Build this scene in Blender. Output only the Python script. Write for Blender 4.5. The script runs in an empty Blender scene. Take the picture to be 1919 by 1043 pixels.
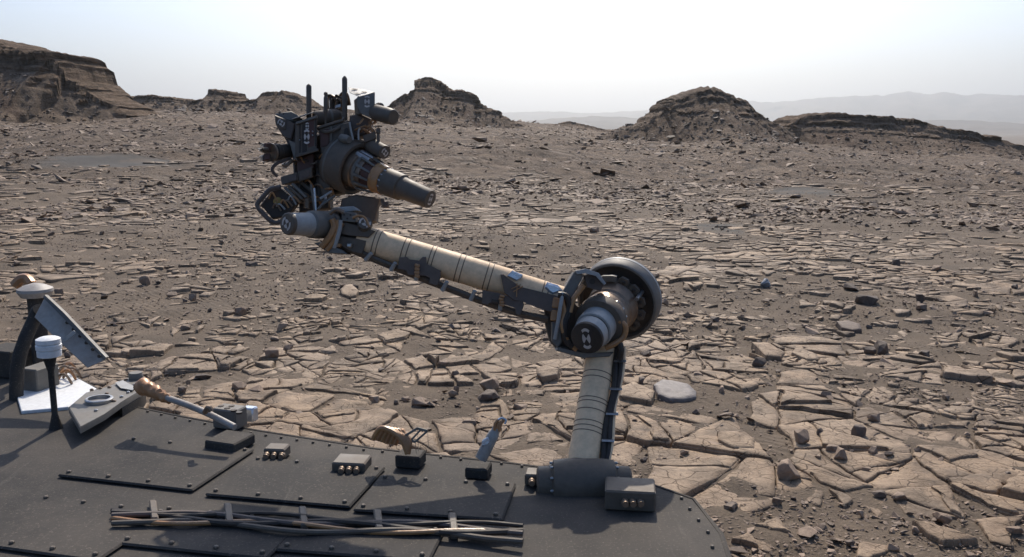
import bpy, bmesh, math, random
import numpy as np
from mathutils import Vector, Matrix, kdtree
from mathutils import noise as mnoise

# ------------------------------------------------------------------ camera, sky, sun, exposure
random.seed(7)
RNG = np.random.default_rng(11)
scene = bpy.context.scene
C = scene.collection
W, H, F = 1919.0, 1043.0, 1662.0          # photograph size and focal length in its pixels
CAM_Z = 2.0
HORIZON = 240.0
PITCH = math.atan((H / 2 - HORIZON) / F)
cam_data = bpy.data.cameras.new('camera')
cam_data.sensor_fit = 'HORIZONTAL'
cam_data.sensor_width = 36.0
cam_data.lens = 36.0 * F / W
cam_data.clip_start = 0.05
cam_data.clip_end = 60000.0
cam = bpy.data.objects.new('camera', cam_data)
cam.location = (0, 0, CAM_Z)
cam.rotation_euler = (math.pi / 2 - PITCH, 0, 0)
C.objects.link(cam)
scene.camera = cam

SUN_ELEV, SUN_AZ = math.radians(43.0), math.radians(4.0)   # azimuth to the right of the view axis
SUN_DIR = Vector((math.sin(SUN_AZ) * math.cos(SUN_ELEV), math.cos(SUN_AZ) * math.cos(SUN_ELEV), math.sin(SUN_ELEV)))
world = bpy.data.worlds.new('World')
scene.world = world
world.use_nodes = True
wn = world.node_tree.nodes
wl = world.node_tree.links
wn.clear()
w_out = wn.new('ShaderNodeOutputWorld')
w_bg = wn.new('ShaderNodeBackground')
w_bg.inputs['Strength'].default_value = 0.125
sky = wn.new('ShaderNodeTexSky')
sky.sky_type = 'NISHITA'
sky.sun_disc = False
sky.sun_elevation = SUN_ELEV
sky.sun_rotation = SUN_AZ
sky.air_density = 1.0
sky.dust_density = 3.0
sky.ozone_density = 8.0
wl.new(sky.outputs[0], w_bg.inputs['Color'])
wl.new(w_bg.outputs[0], w_out.inputs['Surface'])

sun_data = bpy.data.lights.new('sun', 'SUN')
sun_data.energy = 3.6
sun_data.angle = math.radians(0.6)
sun_data.color = (1.0, 0.89, 0.745)
sun = bpy.data.objects.new('sun', sun_data)
sun.rotation_euler = SUN_DIR.to_track_quat('Z', 'Y').to_euler()
sun.location = (0, 0, 50)
C.objects.link(sun)

vs = scene.view_settings
vs.view_transform = 'Standard'
vs.look = 'None'
vs.exposure = 0.34
vs.gamma = 1.0
vs.use_curve_mapping = False
scene.cycles.use_denoising = True
scene.cycles.max_bounces = 5
scene.cycles.diffuse_bounces = 3
scene.cycles.glossy_bounces = 2
scene.cycles.volume_bounces = 0
scene.cycles.sample_clamp_indirect = 6.0

# ------------------------------------------------------------------ picture -> place
RIGHT = Vector((1, 0, 0))
FWD = Vector((0, math.cos(PITCH), -math.sin(PITCH)))
UP = Vector((0, math.sin(PITCH), math.cos(PITCH)))
EYE = Vector((0, 0, CAM_Z))

def ray(px, py):                            # direction with unit depth along the view axis
    return FWD + RIGHT * ((px - W / 2) / F) + UP * ((H / 2 - py) / F)

def P(px, py, depth):
    return EYE + ray(px, py) * depth

def on_plane(px, py, z):
    d = ray(px, py)
    return EYE + d * ((z - CAM_Z) / d.z)

def project(x, y, z):
    dy = y * math.cos(PITCH) - (z - CAM_Z) * math.sin(PITCH)
    dz = y * math.sin(PITCH) + (z - CAM_Z) * math.cos(PITCH)
    dy = np.maximum(dy, 1e-3)
    return W / 2 + F * x / dy, H / 2 - F * dz / dy

# ------------------------------------------------------------------ numpy noise
def _hash(ix, iy, seed):
    h = (ix.astype(np.int64) * 374761393 + iy.astype(np.int64) * 668265263 + seed * 974634777) & 0xFFFFFFFF
    h = ((h ^ (h >> 13)) * 1274126177) & 0xFFFFFFFF
    h = (h ^ (h >> 16)) & 0xFFFFFFFF
    return h / 4294967295.0

def vnoise(x, y, seed=0):
    x = np.asarray(x, float); y = np.asarray(y, float)
    ix = np.floor(x); iy = np.floor(y)
    fx = x - ix; fy = y - iy
    fx = fx * fx * fx * (fx * (fx * 6 - 15) + 10); fy = fy * fy * fy * (fy * (fy * 6 - 15) + 10)
    a = _hash(ix, iy, seed); b = _hash(ix + 1, iy, seed)
    c = _hash(ix, iy + 1, seed); d = _hash(ix + 1, iy + 1, seed)
    return (a + (b - a) * fx) * (1 - fy) + (c + (d - c) * fx) * fy

def fbm(x, y, octaves=4, seed=0, gain=0.5):   # about -1 .. 1
    s = 0.0; amp = 1.0; tot = 0.0
    x = np.asarray(x, float); y = np.asarray(y, float)
    for o in range(octaves):
        s = s + amp * (vnoise(x, y, seed + o * 17) * 2 - 1)
        tot += amp; amp *= gain
        x, y = x * 1.62 + y * 1.18 + 3.1, y * 1.62 - x * 1.18 + 7.7
    return s / tot * 1.6

def sstep(a, b, t):
    t = np.clip((np.asarray(t, float) - a) / (b - a), 0, 1)
    return t * t * (3 - 2 * t)

# ------------------------------------------------------------------ tags, meshes, materials
def tag(o, label=None, cat=None, group=None, kind=None):
    if label: o['label'] = label
    if cat: o['category'] = cat
    if group: o['group'] = group
    if kind: o['kind'] = kind
    return o

def mesh_np(name, verts, faces, mat=None, smooth=False, attrs=None):
    """faces: list of equal-length index arrays (n,3) or (n,4)"""
    me = bpy.data.meshes.new(name)
    verts = np.asarray(verts, np.float32)
    faces = [np.asarray(f, np.int32) for f in (faces if isinstance(faces, list) else [faces])]
    me.vertices.add(len(verts)); me.vertices.foreach_set('co', verts.ravel())
    loops = np.concatenate([f.ravel() for f in faces])
    sizes = np.concatenate([np.full(len(f), f.shape[1], np.int32) for f in faces])
    starts = np.concatenate([[0], np.cumsum(sizes)[:-1]]).astype(np.int32)
    me.loops.add(len(loops)); me.loops.foreach_set('vertex_index', loops)
    me.polygons.add(len(sizes)); me.polygons.foreach_set('loop_start', starts)
    try: me.polygons.foreach_set('loop_total', sizes)
    except Exception: pass
    if smooth is True or smooth is False:
        me.polygons.foreach_set('use_smooth', np.full(len(sizes), bool(smooth)))
    else:
        me.polygons.foreach_set('use_smooth', np.asarray(smooth, bool))
    if attrs:
        for k, v in attrs.items():
            a = me.attributes.new(k, 'FLOAT', 'POINT'); a.data.foreach_set('value', np.asarray(v, np.float32))
    me.update(calc_edges=True)
    me.validate()
    if mat: me.materials.append(mat)
    return me

def link(name, me, parent=None, loc=None):
    o = bpy.data.objects.new(name, me)
    C.objects.link(o)
    if loc is not None: o.location = loc
    if parent is not None: o.parent = parent
    return o

def empty(name, loc=(0, 0, 0)):
    o = bpy.data.objects.new(name, None)
    o.empty_display_size = 0.1
    o.location = loc
    C.objects.link(o)
    return o

def new_mat(name):
    m = bpy.data.materials.new(name)
    m.use_nodes = True
    nt = m.node_tree
    bs = nt.nodes['Principled BSDF']
    return m, nt, bs

def N(nt, typ, **kw):
    n = nt.nodes.new(typ)
    for k, v in kw.items():
        if k in n.inputs: n.inputs[k].default_value = v
        else: setattr(n, k, v)
    return n

def ramp(nt, fac, stops):
    r = nt.nodes.new('ShaderNodeValToRGB')
    e = r.color_ramp.elements
    while len(e) < len(stops): e.new(0.5)
    for el, (p, c) in zip(e, stops):
        el.position = p
        el.color = (*c, 1) if len(c) == 3 else c
    nt.links.new(fac, r.inputs[0])
    return r.outputs[0]

def mixc(nt, fac, a, b, blend='MIX'):
    m = nt.nodes.new('ShaderNodeMix'); m.data_type = 'RGBA'; m.blend_type = blend
    for s, v in ((m.inputs[0], fac), (m.inputs[6], a), (m.inputs[7], b)):
        if hasattr(v, 'links'): nt.links.new(v, s)
        elif isinstance(v, (int, float)): s.default_value = v
        else: s.default_value = (*v, 1)
    return m.outputs[2]

def mth(nt, op, a, b=0.0):
    m = nt.nodes.new('ShaderNodeMath'); m.operation = op
    for s, v in ((m.inputs[0], a), (m.inputs[1], b)):
        if hasattr(v, 'links'): nt.links.new(v, s)
        else: s.default_value = v
    return m.outputs[0]

def tex_noise(nt, vec, scale, detail=4, rough=0.6, dist=0.0):
    n = nt.nodes.new('ShaderNodeTexNoise')
    n.inputs['Scale'].default_value = scale; n.inputs['Detail'].default_value = detail
    n.inputs['Roughness'].default_value = rough; n.inputs['Distortion'].default_value = dist
    nt.links.new(vec, n.inputs['Vector'])
    return n.outputs[0]

def bump(nt, bs, height, strength, dist, prev=None):
    b = nt.nodes.new('ShaderNodeBump')
    b.inputs['Strength'].default_value = strength; b.inputs['Distance'].default_value = dist
    nt.links.new(height, b.inputs['Height'])
    if prev is not None: nt.links.new(prev, b.inputs['Normal'])
    nt.links.new(b.outputs[0], bs.inputs['Normal'])
    return b.outputs[0]

def world_pos(nt):
    return nt.nodes.new('ShaderNodeNewGeometry').outputs['Position']

def attr(nt, name):
    a = nt.nodes.new('ShaderNodeAttribute'); a.attribute_name = name
    return a.outputs['Fac']

TAN = (0.325, 0.233, 0.152)
TAN_D = (0.232, 0.165, 0.108)
TAN_P = (0.37, 0.287, 0.205)
SAND = (0.138, 0.104, 0.073)
SAND_D = (0.093, 0.071, 0.051)

def make_slab_mat():
    m, nt, bs = new_mat('bedrock')
    p = world_pos(nt)
    big = tex_noise(nt, p, 0.35, 3)
    mid = tex_noise(nt, p, 3.5, 5, 0.65)
    fine = tex_noise(nt, p, 60, 6, 0.7)
    var = attr(nt, 'var')
    col = ramp(nt, var, [(0.0, TAN_D), (0.35, TAN), (0.75, (0.345, 0.256, 0.172)), (1.0, TAN_P)])
    col = mixc(nt, mth(nt, 'MULTIPLY', ramp(nt, big, [(0.4, (0, 0, 0)), (0.65, (1, 1, 1))]), 0.5), col, (0.285, 0.235, 0.19))
    lap = ramp(nt, tex_noise(nt, p, 1.9, 7, 0.68), [(0.40, (0.85, 0.85, 0.85)), (0.53, (0, 0, 0))])
    col = mixc(nt, lap, col, (0.158, 0.118, 0.082))
    dust = ramp(nt, mid, [(0.36, (0.64, 0.61, 0.58)), (0.62, (1.07, 1.05, 1.02))])
    col = mixc(nt, 1.0, col, dust, 'MULTIPLY')
    speck = ramp(nt, fine, [(0.33, (0.6, 0.58, 0.56)), (0.5, (1, 1, 1)), (0.75, (1.12, 1.1, 1.08))])
    col = mixc(nt, 0.8, col, speck, 'MULTIPLY')
    vor = N(nt, 'ShaderNodeTexVoronoi', feature='DISTANCE_TO_EDGE')
    vor.inputs['Scale'].default_value = 7.0
    wob = nt.nodes.new('ShaderNodeVectorMath'); wob.operation = 'ADD'
    sc_ = nt.nodes.new('ShaderNodeVectorMath'); sc_.operation = 'SCALE'; sc_.inputs['Scale'].default_value = 0.125
    nz = nt.nodes.new('ShaderNodeTexNoise'); nz.inputs['Scale'].default_value = 5.0; nt.links.new(p, nz.inputs['Vector'])
    nt.links.new(nz.outputs['Color'], sc_.inputs[0]); nt.links.new(p, wob.inputs[0]); nt.links.new(sc_.outputs[0], wob.inputs[1])
    nt.links.new(wob.outputs[0], vor.inputs['Vector'])
    crack = ramp(nt, vor.outputs['Distance'], [(0.0, (0, 0, 0)), (0.03, (1, 1, 1))])
    gate = ramp(nt, tex_noise(nt, p, 1.7, 2), [(0.5, (1, 1, 1)), (0.62, (0, 0, 0))])
    vor2 = N(nt, 'ShaderNodeTexVoronoi', feature='DISTANCE_TO_EDGE')
    vor2.inputs['Scale'].default_value = 19.0
    nt.links.new(wob.outputs[0], vor2.inputs['Vector'])
    crack2 = ramp(nt, vor2.outputs['Distance'], [(0.0, (0.25, 0.25, 0.25)), (0.05, (1, 1, 1))])
    gate2 = ramp(nt, tex_noise(nt, p, 2.7, 2), [(0.5, (0, 0, 0)), (0.6, (1, 1, 1))])
    crack = mixc(nt, gate, (1, 1, 1), crack)
    crack = mixc(nt, gate2, crack, crack2)
    nt.links.new(mixc(nt, 1.0, col, mixc(nt, crack, (0.36, 0.33, 0.31), (1, 1, 1)), 'MULTIPLY'), bs.inputs['Base Color'])
    bs.inputs['Roughness'].default_value = 0.72
    bs.inputs['Specular IOR Level'].default_value = 0.2
    b = bump(nt, bs, tex_noise(nt, p, 14, 6, 0.65), 0.5, 0.02)
    b = bump(nt, bs, fine, 0.45, 0.006, b)
    bump(nt, bs, crack, 0.6, 0.008, b)
    return m

def make_ground_mat():
    m, nt, bs = new_mat('ground')
    p = world_pos(nt)
    bed = attr(nt, 'bed')
    sand = ramp(nt, tex_noise(nt, p, 1.3, 6, 0.65), [(0.3, SAND_D), (0.55, SAND), (0.8, (0.172, 0.13, 0.091))])
    gr = tex_noise(nt, p, 55, 4, 0.75)
    sand = mixc(nt, 0.8, sand, ramp(nt, gr, [(0.3, (0.6, 0.6, 0.6)), (0.55, (1, 1, 1)), (0.75, (1.5, 1.45, 1.4))]), 'MULTIPLY')
    gv = N(nt, 'ShaderNodeTexVoronoi', feature='F1'); gv.inputs['Scale'].default_value = 26.0; gv.inputs['Randomness'].default_value = 1.0
    nt.links.new(p, gv.inputs['Vector'])
    peb = ramp(nt, gv.outputs['Distance'], [(0.12, (1, 1, 1)), (0.42, (0, 0, 0))])
    pgate = mth(nt, 'MULTIPLY', ramp(nt, tex_noise(nt, p, 3.1, 5, 0.7), [(0.47, (0, 0, 0)), (0.6, (1, 1, 1))]), mth(nt, 'SUBTRACT', 1.0, mth(nt, 'MAXIMUM', attr(nt, 'patch'), attr(nt, 'ripple'))))
    pcol = mixc(nt, gv.outputs['Color'], (0.10, 0.08, 0.064), (0.25, 0.19, 0.145))
    sand = mixc(nt, mth(nt, 'MULTIPLY', peb, pgate), sand, pcol)
    n1 = tex_noise(nt, p, 1.1, 10, 0.78)
    n2 = tex_noise(nt, p, 0.06, 4, 0.6)
    tan = ramp(nt, n1, [(0.38, (0.044, 0.034, 0.026)), (0.47, (0.15, 0.108, 0.076)), (0.55, (0.265, 0.192, 0.13)), (0.68, (0.355, 0.268, 0.187))])
    tan = mixc(nt, ramp(nt, n2, [(0.4, (0, 0, 0)), (0.62, (0.55, 0.55, 0.55))]), tan, (0.16, 0.12, 0.088))
    nt.links.new(mixc(nt, mth(nt, 'MULTIPLY', attr(nt, 'patch'), ramp(nt, tex_noise(nt, p, 0.45, 8, 0.7), [(0.36, (0.15, 0.15, 0.15)), (0.5, (1, 1, 1))])), mixc(nt, bed, sand, tan), mixc(nt, tex_noise(nt, p, 6.0, 6, 0.7), (0.045, 0.042, 0.038), (0.085, 0.078, 0.07))), bs.inputs['Base Color'])
    bs.inputs['Roughness'].default_value = 0.9
    bs.inputs['Specular IOR Level'].default_value = 0.2
    rp = nt.nodes.new('ShaderNodeTexWave'); rp.bands_direction = 'DIAGONAL'
    rp.inputs['Scale'].default_value = 5.5; rp.inputs['Distortion'].default_value = 7.0; rp.inputs['Detail'].default_value = 2.0
    rp.inputs['Detail Scale'].default_value = 0.6
    nt.links.new(p, rp.inputs['Vector'])
    b = bump(nt, bs, mixc(nt, attr(nt, 'ripple'), (0.5, 0.5, 0.5), rp.outputs['Color']), 0.35, 0.02)
    b = bump(nt, bs, gr, 0.6, 0.012, b)
    b = bump(nt, bs, mth(nt, 'MULTIPLY', peb, pgate), 0.9, 0.02, b)
    bump(nt, bs, mth(nt, 'MULTIPLY', n1, bed), 1.0, 0.5, b)
    return m

def make_stone_mat(name, light, dark, spec=0.3, rough=0.75):
    m, nt, bs = new_mat(name)
    p = world_pos(nt)
    var = attr(nt, 'var')
    col = mixc(nt, var, dark, light)
    col = mixc(nt, 0.8, col, ramp(nt, tex_noise(nt, p, 22, 5, 0.7), [(0.3, (0.6, 0.6, 0.6)), (0.7, (1.15, 1.12, 1.1))]), 'MULTIPLY')
    nt.links.new(col, bs.inputs['Base Color'])
    bs.inputs['Roughness'].default_value = rough
    bs.inputs['Specular IOR Level'].default_value = spec
    bump(nt, bs, tex_noise(nt, p, 30, 6, 0.7), 0.5, 0.012)
    return m

def make_butte_mat(name, tint=(1, 1, 1)):
    m, nt, bs = new_mat(name)
    p = world_pos(nt)
    cliff = attr(nt, 'cliff')
    mp = nt.nodes.new('ShaderNodeMapping'); mp.inputs['Scale'].default_value = (0.25, 0.25, 3.2)
    nt.links.new(p, mp.inputs['Vector'])
    lay = tex_noise(nt, mp.outputs[0], 1.0, 6, 0.7)
    rock = ramp(nt, lay, [(0.32, (0.048, 0.033, 0.023)), (0.5, (0.15, 0.104, 0.07)), (0.66, (0.285, 0.203, 0.138))])
    talus = ramp(nt, tex_noise(nt, p, 0.5, 8, 0.75), [(0.32, (0.09, 0.067, 0.049)), (0.5, (0.2, 0.15, 0.109)), (0.7, (0.3, 0.226, 0.163))])
    red = ramp(nt, tex_noise(nt, p, 0.11, 3), [(0.52, (0, 0, 0)), (0.64, (0.7, 0.7, 0.7))])
    talus = mixc(nt, red, talus, (0.085, 0.052, 0.038))
    col = mixc(nt, cliff, talus, rock)
    col = mixc(nt, 1.0, col, tint, 'MULTIPLY')
    nt.links.new(col, bs.inputs['Base Color'])
    bs.inputs['Roughness'].default_value = 0.95
    bs.inputs['Specular IOR Level'].default_value = 0.1
    b = bump(nt, bs, lay, 0.9, 0.5)
    bump(nt, bs, tex_noise(nt, p, 1.6, 8, 0.75), 0.9, 0.5, b)
    return m

M_SLAB = make_slab_mat()
M_GROUND = make_ground_mat()
M_STONE = make_stone_mat('loose_stone', (0.34, 0.245, 0.172), (0.17, 0.128, 0.096))
M_DARKSTONE = make_stone_mat('dark_stone', (0.19, 0.145, 0.112), (0.07, 0.055, 0.045))
M_BUTTE = make_butte_mat('butte_rock')

# ------------------------------------------------------------------ terrain
SKY_X = np.array([-700, 0, 230, 480, 600, 735, 950, 1050, 1150, 1300, 1490, 1700, 1919, 2600], float)
SKY_Y = np.array([214, 217, 214, 215, 215, 219, 227, 235, 249, 258, 261, 276, 289, 292], float)
SKY_Z = CAM_Z + (HORIZON - SKY_Y) / F * 140.0

def terrain(x, y):
    x = np.asarray(x, float); y = np.asarray(y, float)
    r = np.hypot(x, y)
    az = np.arctan2(x, np.maximum(y, 1e-6) * 1.0)
    az = np.where(y > 0, az, np.sign(x) * 1.4)
    px = W / 2 + F * np.tan(np.clip(az, -0.85, 0.85))
    e = np.interp(px, SKY_X, SKY_Z)
    t = np.clip((r - 10) / 130.0, 0, 1.02) ** 1.25
    z = e * t
    z = z + 0.10 * fbm(x / 4.0, y / 4.0, 3, 3) * sstep(3, 14, r)
    z = z + 0.8 * fbm(x / 16.0, y / 16.0, 5, 5) * sstep(12, 50, r)
    z = z + 0.02 * fbm(x / 0.6, y / 0.6, 3, 9)
    k = sstep(175, 520, r)
    z = z * (1 - k) + (-16.0 + 3.0 * fbm(x / 420.0, y / 420.0, 4, 21)) * k
    return z

def terr1(x, y):
    return float(terrain(np.array([x]), np.array([y]))[0])

def ground_at(px, py):
    d = ray(px, py)
    ts = np.concatenate([np.geomspace(1.5, 160, 900)])
    zz = terrain(d.x * ts, d.y * ts)
    below = np.nonzero(CAM_Z + d.z * ts < zz)[0]
    t = ts[below[0]] if len(below) else 160.0
    return Vector((d.x * t, d.y * t, terr1(d.x * t, d.y * t)))

# dark sand: (px, py, half width px, half height px, ripple)
SAND_PX = [(240, 301, 190, 15, .2), (1345, 429, 70, 13, .2), (370, 585, 130, 30, .6), (240, 570, 100, 24, .7),
           (540, 560, 120, 18, .3), (1540, 790, 95, 18, 1), (1465, 850, 60, 28, 1), (1590, 890, 50, 18, .8), (880, 735, 50, 34, .6),
           (1320, 745, 30, 24, .5), (1830, 955, 40, 20, .6), (1455, 690, 60, 14, .5), (400, 715, 70, 14, .8), (1560, 560, 50, 8, .2),
           (1520, 360, 60, 10, .2), (700, 500, 200, 16, 0), (1640, 845, 45, 18, .8)]
SAND_G = []
for (px, py, hw, hh, rip) in SAND_PX:
    c = ground_at(px, py); a = ground_at(px + hw, py); b = ground_at(px, max(py - hh, 262)); b2 = ground_at(px, py + hh)
    cc = (b + b2) / 2
    SAND_G.append((c.x, cc.y, max(abs(a.x - c.x), .1), max((b - b2).length / 2, .1), rip))

BED_G = []
for (px, py, hw, hh) in ((1760, 930, 220, 130), (1300, 800, 200, 70), (700, 790, 300, 55), (1500, 640, 320, 50), (1100, 520, 250, 60), (1750, 560, 250, 80), (150, 500, 160, 30)):
    c = ground_at(px, py); a = ground_at(px + hw, py); b = ground_at(px, py - hh); b2 = ground_at(px, py + hh)
    BED_G.append((c.x, (b.y + b2.y) / 2, abs(a.x - c.x), max((b - b2).length / 2, .2)))

def sand_mask(x, y):
    """0 bedrock .. 1 sand"""
    x = np.asarray(x, float); y = np.asarray(y, float)
    w = 0.45 * fbm(x / 0.8, y / 0.8, 4, 31) * np.where(np.hypot(x, y) > 25, 0.4, 1.0)
    m = np.zeros_like(x); rp = np.zeros_like(x)
    for (cx, cy, rx, ry, rip) in SAND_G:
        q = np.sqrt(((x - cx) / rx) ** 2 + ((y - cy) / ry) ** 2) + w
        k = sstep(1.15, 0.75, q) if False else 1 - sstep(0.55, 1.2, q)
        m = np.maximum(m, k); rp = np.maximum(rp, k * rip)
    far_patch = m * (np.hypot(x, y) > 14)
    n = fbm(x / 1.6, y / 1.6, 4, 41)
    for (cx, cy, rx, ry) in BED_G:
        n = n - 0.55 * np.exp(-(((x - cx) / rx) ** 2 + ((y - cy) / ry) ** 2))
    m = np.maximum(m * 0.9, 0.95 * sstep(0.55, 1.05, n + 0.5 * fbm(x / 0.3, y / 0.3, 2, 43)))
    sand_mask.patch = far_patch
    return m, rp

def build_ground():
    rings = np.concatenate([[0.02], np.geomspace(0.6, 3.0, 30)[:-1], np.geomspace(3.0, 45, 270)[:-1], np.geomspace(45, 260, 130)[:-1], np.geomspace(260, 14000, 70)])
    ang = np.concatenate([np.linspace(-math.pi, -0.72, 50)[:-1], np.linspace(-0.72, 0.72, 370)[:-1], np.linspace(0.72, math.pi, 50)[:-1]])
    A, R = np.meshgrid(ang, rings)
    X = np.sin(A) * R; Y = np.cos(A) * R
    Z = terrain(X, Y)
    sm, rp = sand_mask(X, Y); patch = sand_mask.patch
    Z = Z - 0.0 + 0.012 * fbm(X / 0.22, Y / 0.22, 3, 51) * (R < 60) * (1 - sm)
    far = sstep(22, 45, R)
    sm = np.maximum(sm, patch)
    bed = np.clip(far * (1 - sm) + (R > 300) * 0.15, 0, 1)
    bed = np.where(R > 250, 0.4, bed)
    nr, na = A.shape
    idx = np.arange(nr * na).reshape(nr, na)
    nxt = np.roll(idx, -1, axis=1)
    f = np.stack([idx[:-1], idx[1:], nxt[1:], nxt[:-1]], -1).reshape(-1, 4)
    f = f[:, ::-1]
    me = mesh_np('ground', np.stack([X, Y, Z], -1).reshape(-1, 3), f, M_GROUND, True,
                 {'bed': bed.ravel(), 'ripple': rp.ravel(), 'patch': patch.ravel()})
    o = link('ground', me)
    tag(o, 'dark sandy ground between cracked pale bedrock slabs', kind='structure')
    return o

GROUND = build_ground()

# ------------------------------------------------------------------ buttes, hills
def butte(name, label, dist, sil, prof, k=1.7, capw=3.0, rough=0.5, strata=0.5, nx=320, ny=130, mat=None, seed=0, back=14.0, base_drop=1.5, skew=0.0):
    """sil: skyline in photograph pixels, standing on the plane y = dist; prof: [(distance share, drop share)] from cap edge to foot"""
    pts = []
    for (px, py) in sil:
        d = ray(px, py); t = dist / d.y
        pts.append((d.x * t, CAM_Z + d.z * t))
    pts = np.array(pts)
    xs = np.linspace(pts[0, 0], pts[-1, 0], nx)
    hs = np.interp(xs, pts[:, 0], pts[:, 1])
    hs = hs + 0.22 * rough * fbm(xs / 1.3, xs * 0 + seed, 3, seed) + 0.1 * rough * fbm(xs / 0.35, xs * 0 + seed, 2, seed + 1)
    base0 = terrain(xs, xs * 0 + dist)
    hh = np.maximum(hs - base0, 0.02)
    fl = float(hh.max()) * k * 1.9 + capw + 6
    ys = np.concatenate([np.linspace(-fl, back * 0.3, int(ny * 0.85))[:-1], np.linspace(back * 0.3, back + 6, int(ny * 0.15))])
    X, V = np.meshgrid(xs, ys)
    Hh = np.broadcast_to(hs, X.shape); B0 = np.broadcast_to(base0, X.shape)
    rise = np.maximum(Hh - B0, 0.02)
    gul = 0.55 * rough * rise * 0.22 * fbm(X / 4.5, V / 14.0, 4, seed + 3) + 0.25 * fbm(X / 1.1, V / 2.0, 3, seed + 4) * rough
    w = capw * np.clip(rise / float(hh.max()), 0.1, 1)
    t = np.maximum(0, -V - w + gul) + np.maximum(0, V - back * 0.6) * 1.5
    L = 1.75 * k * rise + 0.3
    px_, py_ = np.array([p[0] for p in prof]), np.array([p[1] for p in prof])
    s = t / L
    drop = np.interp(s, px_, py_)
    slope = np.gradient(py_, px_)
    Tl = terrain(X, dist + V)
    Z = Tl + np.maximum(Hh - Tl, 0.02) * (1 - drop) - 0.4 * np.clip(drop - 0.9, 0, 1)
    cl = np.zeros_like(Z)
    for i in range(len(prof) - 1):
        a, b = prof[i], prof[i + 1]
        if (b[1] - a[1]) / (b[0] - a[0]) > 1.6:
            cl = np.maximum(cl, (s >= a[0] - 0.01) & (s <= b[0] + 0.015))
    steepx = np.abs(np.gradient(Hh, xs, axis=1)) > 1.0
    cl = np.maximum(cl, steepx & (s < 0.3)).astype(float)
    for _ in range(2):
        cl = (np.roll(cl, 1, 0) + np.roll(cl, -1, 0) + np.roll(cl, 1, 1) + np.roll(cl, -1, 1) + cl) / 5
    st = (vnoise(Z * 1.7, X * 0.05, seed + 7) - 0.5) * 1.2 + (vnoise(Z * 4.6, X * 0.2 + V * .1, seed + 8) - 0.5) * 0.7
    Yd = dist + V - strata * st * cl * 1.2
    X2 = X + strata * st * cl * 0.7 * steepx + 0.15 * rough * fbm(X, V, 2, seed + 12)
    Z = Z + 0.11 * rough * fbm(X / 0.7, V / 0.9, 4, seed + 9) * np.clip(rise, 0, 1) + 0.16 * rough * fbm(X / 3.2, V / 3.2, 3, seed + 10) * np.clip(s * 3, 0, 1) * np.clip(rise / 2, 0, 1)
    ny_, nx_ = X.shape
    idx = np.arange(ny_ * nx_).reshape(ny_, nx_)
    f = np.stack([idx[:-1, :-1], idx[:-1, 1:], idx[1:, 1:], idx[1:, :-1]], -1).reshape(-1, 4)
    me = mesh_np(name, np.stack([X2, Yd, Z], -1).reshape(-1, 3), f, mat or M_BUTTE, False, {'cliff': cl.ravel()})
    o = link(name, me)
    tag(o, label, kind='structure')
    return o, (X2, Yd, Z, cl)

CLIFFY = [(0, 0), (0.03, 0.06), (0.055, 0.20), (0.10, 0.23), (0.12, 0.29), (0.55, 0.78), (1.0, 1.0), (1.3, 1.08)]
DOME = [(0, 0), (0.04, 0.06), (0.06, 0.14), (0.12, 0.20), (0.14, 0.28), (0.22, 0.38), (0.24, 0.43), (0.6, 0.82), (1.0, 1.0), (1.3, 1.08)]
MESA = [(0, 0), (0.02, 0.05), (0.04, 0.2), (0.10, 0.26), (0.12, 0.4), (0.24, 0.53), (0.26, 0.6), (0.6, 0.86), (1.0, 1.0), (1.4, 1.1)]
TALUS = {}
_, TALUS['a'] = butte('layered_butte', 'large layered butte with overhanging cliff at the left edge', 95,
      [(-420, 60), (-200, 66), (-60, 66), (0, 75), (40, 88), (62, 95), (92, 101), (124, 102), (128, 108), (140, 118), (146, 128), (148, 140), (143, 147), (155, 152), (165, 160), (180, 172), (195, 183), (210, 192), (224, 202), (240, 216)],
      CLIFFY, k=1.2, capw=5, rough=0.65, strata=1.0, nx=340, seed=100)
_, TALUS['b'] = butte('low_mesa', 'low flat mesa beside the small knob butte', 140,
      [(205, 196), (225, 190), (254, 189), (256, 181), (290, 180), (320, 181), (345, 185), (372, 190), (400, 196), (425, 210)], MESA, k=2.2, capw=3, rough=0.8, strata=0.7, nx=220, ny=110, seed=200)
_, TALUS['c'] = butte('knob_butte', 'small butte with a blocky knob on its cone', 130,
      [(335, 208), (352, 196), (372, 188), (385, 183), (396, 178), (397, 170), (402, 167), (416, 167), (427, 169), (429, 177), (437, 184), (448, 191), (470, 200), (490, 210)], CLIFFY, k=1.7, capw=1.5, rough=0.8, strata=0.7, nx=240, ny=110, seed=300)
_, TALUS['d'] = butte('twin_crest_butte', 'broad butte with two worn crests left of the instrument turret', 128,
      [(440, 204), (448, 189), (468, 188), (478, 186), (492, 178), (498, 172), (518, 173), (524, 177), (533, 171), (540, 175), (560, 178), (573, 190), (590, 200), (640, 204), (690, 212)], CLIFFY, k=1.9, capw=1.6, rough=0.65, strata=0.6, nx=280, ny=110, seed=400)
_, TALUS['e'] = butte('peaked_butte', 'peaked butte with blocky dark cap right of the turret', 120,
      [(690, 225), (722, 204), (738, 192), (752, 182), (766, 175), (779, 166), (782, 151), (790, 148), (806, 148), (822, 151), (832, 157), (838, 165), (850, 167), (868, 168), (886, 176), (897, 188), (915, 200), (925, 204), (935, 206), (944, 217), (962, 226), (985, 237)],
      CLIFFY, k=1.75, capw=2.5, rough=0.65, strata=0.8, nx=320, seed=500)
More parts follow.
